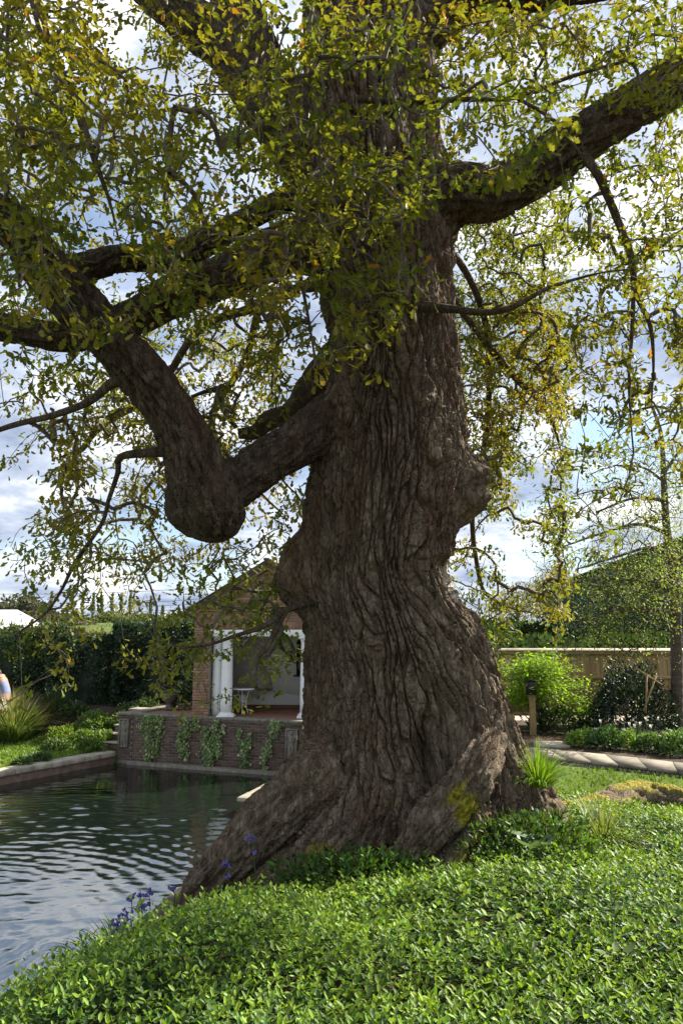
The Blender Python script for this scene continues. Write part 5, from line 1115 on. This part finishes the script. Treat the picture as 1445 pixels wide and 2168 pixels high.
while xq < xe-.3:
    zt_ = zc+(za-zc)*(1-abs(xq-xa)/(xa-xb)); MB().bbox((xq-.05,BYd-.06,zb_),(xq+.05,BYd-.002,zt_-.1), .01).build('cladding_rib', M['barn'], br); xq += .62
sl = math.atan2(za-zc, xa-xb)
for s_ in (-1,1):
    m = MB(); ex = xa+s_*(xa-xb)*1.02; ez = za-(za-zc)*1.02
    V = np.array([(xa,BYd-.5,za+.06),(ex,BYd-.5,ez+.06),(ex,BYd+25.5,ez+.06),(xa,BYd+25.5,za+.06)]); m.add(np.concatenate([V, V+[0,0,.22]]), [(0,1,2,3),(7,6,5,4),(0,4,5,1),(1,5,6,2),(2,6,7,3),(3,7,4,0)]); m.build('roof', M['barn'], br)
# paved path: slabs
PZp = GR+.10
A0, A1 = PZ(1120,1580,PZp), PZ(1500,1620,PZp); B0, B1 = PZ(1165,1603,PZp), PZ(1500,1640,PZp)
pa = empty('garden_path', (A0[0], A0[1], GR)); tag(pa, kind='structure')
nl, nw = 9, 1
ext = 1.6
for i in range(nl):
    for j in range(nw):
        def q(u, v):
            a = A0*(1-u)+A1*u; b_ = B0*(1-u)+B1*u; c = a*(1-v)+b_*v; c = c+np.array([0,-.35*(u-.5)**2*1.0,0]); return c
        u0, u1, v0, v1 = -.25+ext*i/nl, -.25+ext*(i+1)/nl, j/nw, (j+1)/nw; off = .5*ext/nl*(j % 2); e = .008
        c4 = [q(u0+off+e*.4,v0+e),q(u1+off-e*.4,v0+e),q(u1+off-e*.4,v1-e),q(u0+off+e*.4,v1-e)]; dz = random.uniform(-.002,.002); top = np.array(c4)+[0,0,dz]; bot = top-[0,0,.05]
        m = MB(); m.add(np.concatenate([bot, top]), [(0,1,2,3),(7,6,5,4),(0,4,5,1),(1,5,6,2),(2,6,7,3),(3,7,4,0)]); m.build('paving_slab', M['pathstone'], pa)
# kerb setts under the path edge
ke = empty('path_edging', (B0[0], B0[1], GR)); tag(ke, 'row of dark setts edging the paved path above the grass', 'edging')
for i in range(46):
    u = -.15+1.3*i/46; c = B0*(1-u)+B1*u+np.array([0,-.35*(u-.5)**2-.0,0]); w_ = 1.3*np.linalg.norm(B1-B0)/46*.46; an = math.atan2((B1-B0)[1],(B1-B0)[0])
    def X(V, c=c, an=an): return np.c_[c[0]+math.cos(an)*V[:,0]-math.sin(an)*V[:,1], c[1]+math.sin(an)*V[:,0]+math.cos(an)*V[:,1], V[:,2]]
    MB().bbox((-w_,-.02+random.uniform(-.015,.015),GR-.15),(w_,.12,PZp-.055), .015, X).build('sett', M['stonedark'], ke)
ss = PZ(1168,1574,GR+.05); MB_ = MB().bbox((ss[0]-.34,ss[1]-.35,GR-.02),(ss[0]+.28,ss[1]+.3,GR+.06), .02).build('stepping_slab', M['stone']); tag(MB_, 'single pale stepping slab in the soil behind the oak', 'paving slab')
# post with a black box
pb = PZ(1128,1556,GR); po = empty('timber_post', (pb[0],pb[1],GR)); tag(po, 'square timber post carrying a black box in front of the lime shrub', 'post')
zt_ = P(1128,1443,pb[1])[2]; MB().bbox((pb[0]-.065,pb[1]-.065,GR-.2),(pb[0]+.065,pb[1]+.065,zt_), .008).build('post', M['wood'], po)
bx0 = P(1112,1470,pb[1]-.1); bx1 = P(1131,1441,pb[1]-.1); bo = MB().bbox((bx0[0],pb[1]-.26,bx0[2]),(bx1[0],pb[1]-.067,bx1[2]), .02).build('box', M['black'], po)
MB().bbox((bx0[0]-.015,pb[1]-.275,bx1[2]+.001),(bx1[0]+.015,pb[1]-.067,bx1[2]+.022), .008).build('lid', M['black'], bo, origin=world_loc(po))
# shrubs
def at_(px, Y): return (gx(px,Y)*1.0, Y)
def layered(name, label, px, py_top, Y, rx, tone, n, tiers):
    c = np.array([gx(px,Y), Y, float(ground_z(np.array([gx(px,Y)]), np.array([Y]))[0])]); r = empty(name, c); tag(r, label, 'shrub'); H = P(px,py_top,Y)[2]-c[2]; mb = MB(); st_ = MB(); Ls = []
    for i in range(tiers):
        az = rng.random()*6.28; rr = rx*np.sqrt(rng.random())*.85; h = H*rng.uniform(.35,1.0)*(1-.35*(rr/rx)**2); e = c+np.array([math.cos(az)*rr, math.sin(az)*rr*.7, h]); k = n//tiers
        Ls.append(e+rng.normal(0,1,(k,3))*np.array([rx*.24,rx*.2,.085])-np.c_[np.zeros((k,2)), .25*(rng.random(k))**2*.5]); t = np.linspace(0,1,6)[:,None]; st_.tube(c+(e-c)*t+np.sin(t*3)*rng.normal(0,.06,3), np.linspace(.022,.006,6), 5)
    L_ = np.concatenate(Ls); k = len(L_); f = nrm(runit(k)*[1,1,.4]+[0,0,-.15])
    leaves(mb, [(0,0,0),(.35,.30,.02),(.42,.10,0),(.8,.28,.02),(.66,.06,0),(1,0,-.06),(.66,-.06,0),(.8,-.28,.02),(.42,-.10,0),(.35,-.30,.02)], [(0,5,4,3,2,1),(0,9,8,7,6,5)], L_, frames(f, nrm(runit(k)*.4+[0,0,1.])), rng.uniform(.07,.12,k), vary(tone,k,.32,.10)); mb.build('foliage', M['lime'], r); st_.build('stem', M['twig'], r)
layered('acer_shrub', 'lime green layered acer shrub behind the timber post', 1150, 1366, 18.4, 1.10, (.21,.33,.03), 6500, 26)
shrub('camellia_bush', 'dark glossy evergreen bush leaning on stakes before the fence', 'shrub', at_(1332,17.8), 1.02, .9, 1.62, 7500, .085, (.022,.042,.022), 'gloss', pale=(.06,(.20,.21,.12)))
shrub('ground_shrub', 'low dark green shrub under the acer', 'shrub', at_(1185,18.3), .9, .5, .55, 1800, .09, (.05,.085,.025))
sk_ = empty('plant_stakes', (gx(1370,16.9),16.9,GR)); tag(sk_, 'pair of crossed pale garden canes in the dark bush', 'stakes')
for (x0,y0,x1,y1) in [(1366,1510,1368,1425),(1362,1505,1388,1430),(1345,1415,1400,1450)]:
    MB().tube(np.array([P(x0,y0,16.75),P(x1,y1,16.75)]), .018, 6).build('cane', M['wood'], sk_)
for px, Y, rx, h, n, tone, lab in [(1213,15.9,.22,.30,450,(.15,.23,.04),'small fresh green clump alone in the soil'),(1275,15.7,.42,.42,1300,(.07,.125,.045),'rounded dark green perennial clump beside the tulips'),(1325,15.5,.22,.38,350,(.16,.24,.05),'upright pale green leaves below the tulips'),
    (1375,15.3,.42,.36,1100,(.09,.145,.05),'low perennial clump at the cherry trunk foot'),(1425,14.9,.45,.40,1200,(.10,.165,.05),'leafy perennial clump next to the path under the cherry'),(1240,16.6,.3,.25,400,(.06,.10,.03),'sparse low clump in shade of the bush'),(1465,15.6,.45,.42,1100,(.09,.15,.05),'broad perennial clump beyond the cherry trunk')]:
    shrub('border_plant', lab, 'plant', at_(px,Y), rx*.78, rx*.7, h*.95, n, .085, np.array(tone)*1.25, group='perennials along the path', stems=2)
blades('tulip_leaves', 'grey-green strappy tulip leaves in front of the dark bush', 'leaves', at_(1335,16.4), 220, .42, .025, (.08,.13,.06), .9, .8, base_r=.45)
for px, py in [(1366,1522),(1354,1532),(1331,1533),(1342,1537),(1328,1545),(1318,1546),(1376,1538),(1270,1527)]:
    p = P(px,py,16.2); c = np.array([p[0]+.02,16.2,GR]); r = empty('tulip', c); tag(r, 'white tulip standing before the dark evergreen bush', 'tulip', 'white tulips')
    t = np.linspace(0,1,6)[:,None]; MB().tube(c*(1-t)+(p-[0,0,.04])*t, .008, 5, col=(.12,.18,.06)).build('stem', M['leaf'], r)
    for i in range(5):
        an = i*1.257; d = np.array([math.cos(an)*.35, math.sin(an)*.35, 1.]); mb = MB(); leaves(mb, ELL_T, ELL_F, (p-[0,0,.05])[None], frames(nrm(d)[None], -np.array([[math.cos(an),math.sin(an),.2]])), [.10], np.array([[.8,.8,.76]])); mb.build('petal', M['petal'], r)
# grass of the verge between the bank and the path
n = 9000; x = rng.uniform(.8,8,n); y = rng.uniform(9.0,13.4,n); mb = MB(); leaves(mb, DIA_T, DIA_F, np.c_[x,y,ground_z(x,y)], frames(nrm(runit(n)*.5+[0,0,1.]), runit(n)), rng.uniform(.04,.08,n), vary((.13,.20,.03),n,.2,.06)); tag(mb.build('verge_grass', M['leaf']), 'short grass verge between the bank and the path', 'grass', kind='stuff')
# leaf litter and twigs on the bed
n = 2600; x = rng.uniform(2.5,10,n); y = rng.uniform(15.2,19.6,n); mb = MB(); leaves(mb, DIA_T, DIA_F, np.c_[x,y,ground_z(x,y)+.012], frames(nrm(runit(n)*[1,1,.25]), nrm(runit(n)*.5+[0,0,1.])), rng.uniform(.04,.09,n), vary((.12,.08,.05),n,.4,.1)); tag(mb.build('leaf_litter', M['leaf']), 'brown leaf litter on the soil of the shrub bed', 'leaf litter', kind='stuff')

# cherry tree
ct = PZ(1432,1556,GR); CY = ct[1]; ch = empty('cherry_tree', (ct[0],CY,GR)); tag(ch, 'slender young cherry tree with pale spring leaves before the fence', 'tree')
def ctube(spec, nm, sides=14):
    q = catmull(np.array([[*P(px,py,Y), w_/FPX*Y/2] for px,py,Y,w_ in spec]), .06); MB().tube(q[:,:3], q[:,3]*(1+.06*np.sin(np.arange(len(q))*1.7)), sides).build(nm, M['bark2'], ch, smooth=True); return q
M['bark2'] = surf('cherry_bark', [(.3,(.05,.036,.028)),(.7,(.12,.09,.07))], 6, .7, .5, 20, (1,1,5), dist=.01)
CB = [ctube([(1432,1575,CY,30),(1432,1500,CY,25),(1430,1350,CY,23),(1425,1230,CY,22),(1410,1120,CY,17),(1404,1020,CY,13),(1398,920,CY,9),(1375,850,CY,6)], 'trunk')]
for sp in [[(1428,1250,CY,12),(1370,1235,CY-.3,9),(1290,1225,CY-.5,6),(1190,1235,CY-.6,4)],[(1412,1130,CY,9),(1350,1110,CY+.3,7),(1270,1130,CY+.5,5),(1170,1165,CY+.6,3)],[(1408,1060,CY,8),(1340,1055,CY-.3,6),(1260,1085,CY-.4,4)],[(1425,1200,CY,10),(1480,1150,CY-.3,8),(1560,1120,CY-.4,5)],
           [(1430,1300,CY,10),(1380,1290,CY-.6,8),(1310,1290,CY-1.0,6),(1240,1310,CY-1.2,4)],[(1405,1020,CY,7),(1360,990,CY+.3,5),(1300,985,CY+.4,3)],[(1404,1000,CY,7),(1450,940,CY,5),(1500,900,CY,4)],[(1420,1170,CY,9),(1370,1160,CY-.7,7),(1300,1180,CY-1.1,5),(1220,1205,CY-1.3,3)]]: CB.append(ctube(sp, 'limb', 8))
pts = []
for _ in range(1900):
    u = rng.random()
    if u < .40: px = 1335+rng.normal(0,85); py = 1262+rng.normal(0,58)+.12*(1335-px); Y = CY+rng.normal(-.7,.6)
    else: px, py = 1445-abs(rng.normal(0,150)), rng.uniform(930,1260); Y = CY+rng.normal(0,.8)
    if px < 1100 or (py < 1050 and px < 1240) or px > 1640: continue
    if u > .4 and rng.random() < .25: continue
    pts.append(P(px,py,Y))
pts = np.array(pts); par, pi_, cnt = grow(np.concatenate([q[::3] for q in CB]), pts)
tw = MB(); twig_mesh(tw, pts, par, cnt, .004, .004, .02, .03, 3); tag(tw.build('twigs', M['bark2'], ch, smooth=True), kind='stuff')
idx, loc, Rm, sc = leaf_sprays(pts, par, 6, 12, (.045,.085), .12, .3); lf = MB(); leaves(lf, ELL_T, ELL_F, loc, Rm, sc, vary((.19,.24,.075), len(loc), .25, .1)); tag(lf.build('crown', M['lime'], ch), kind='stuff')
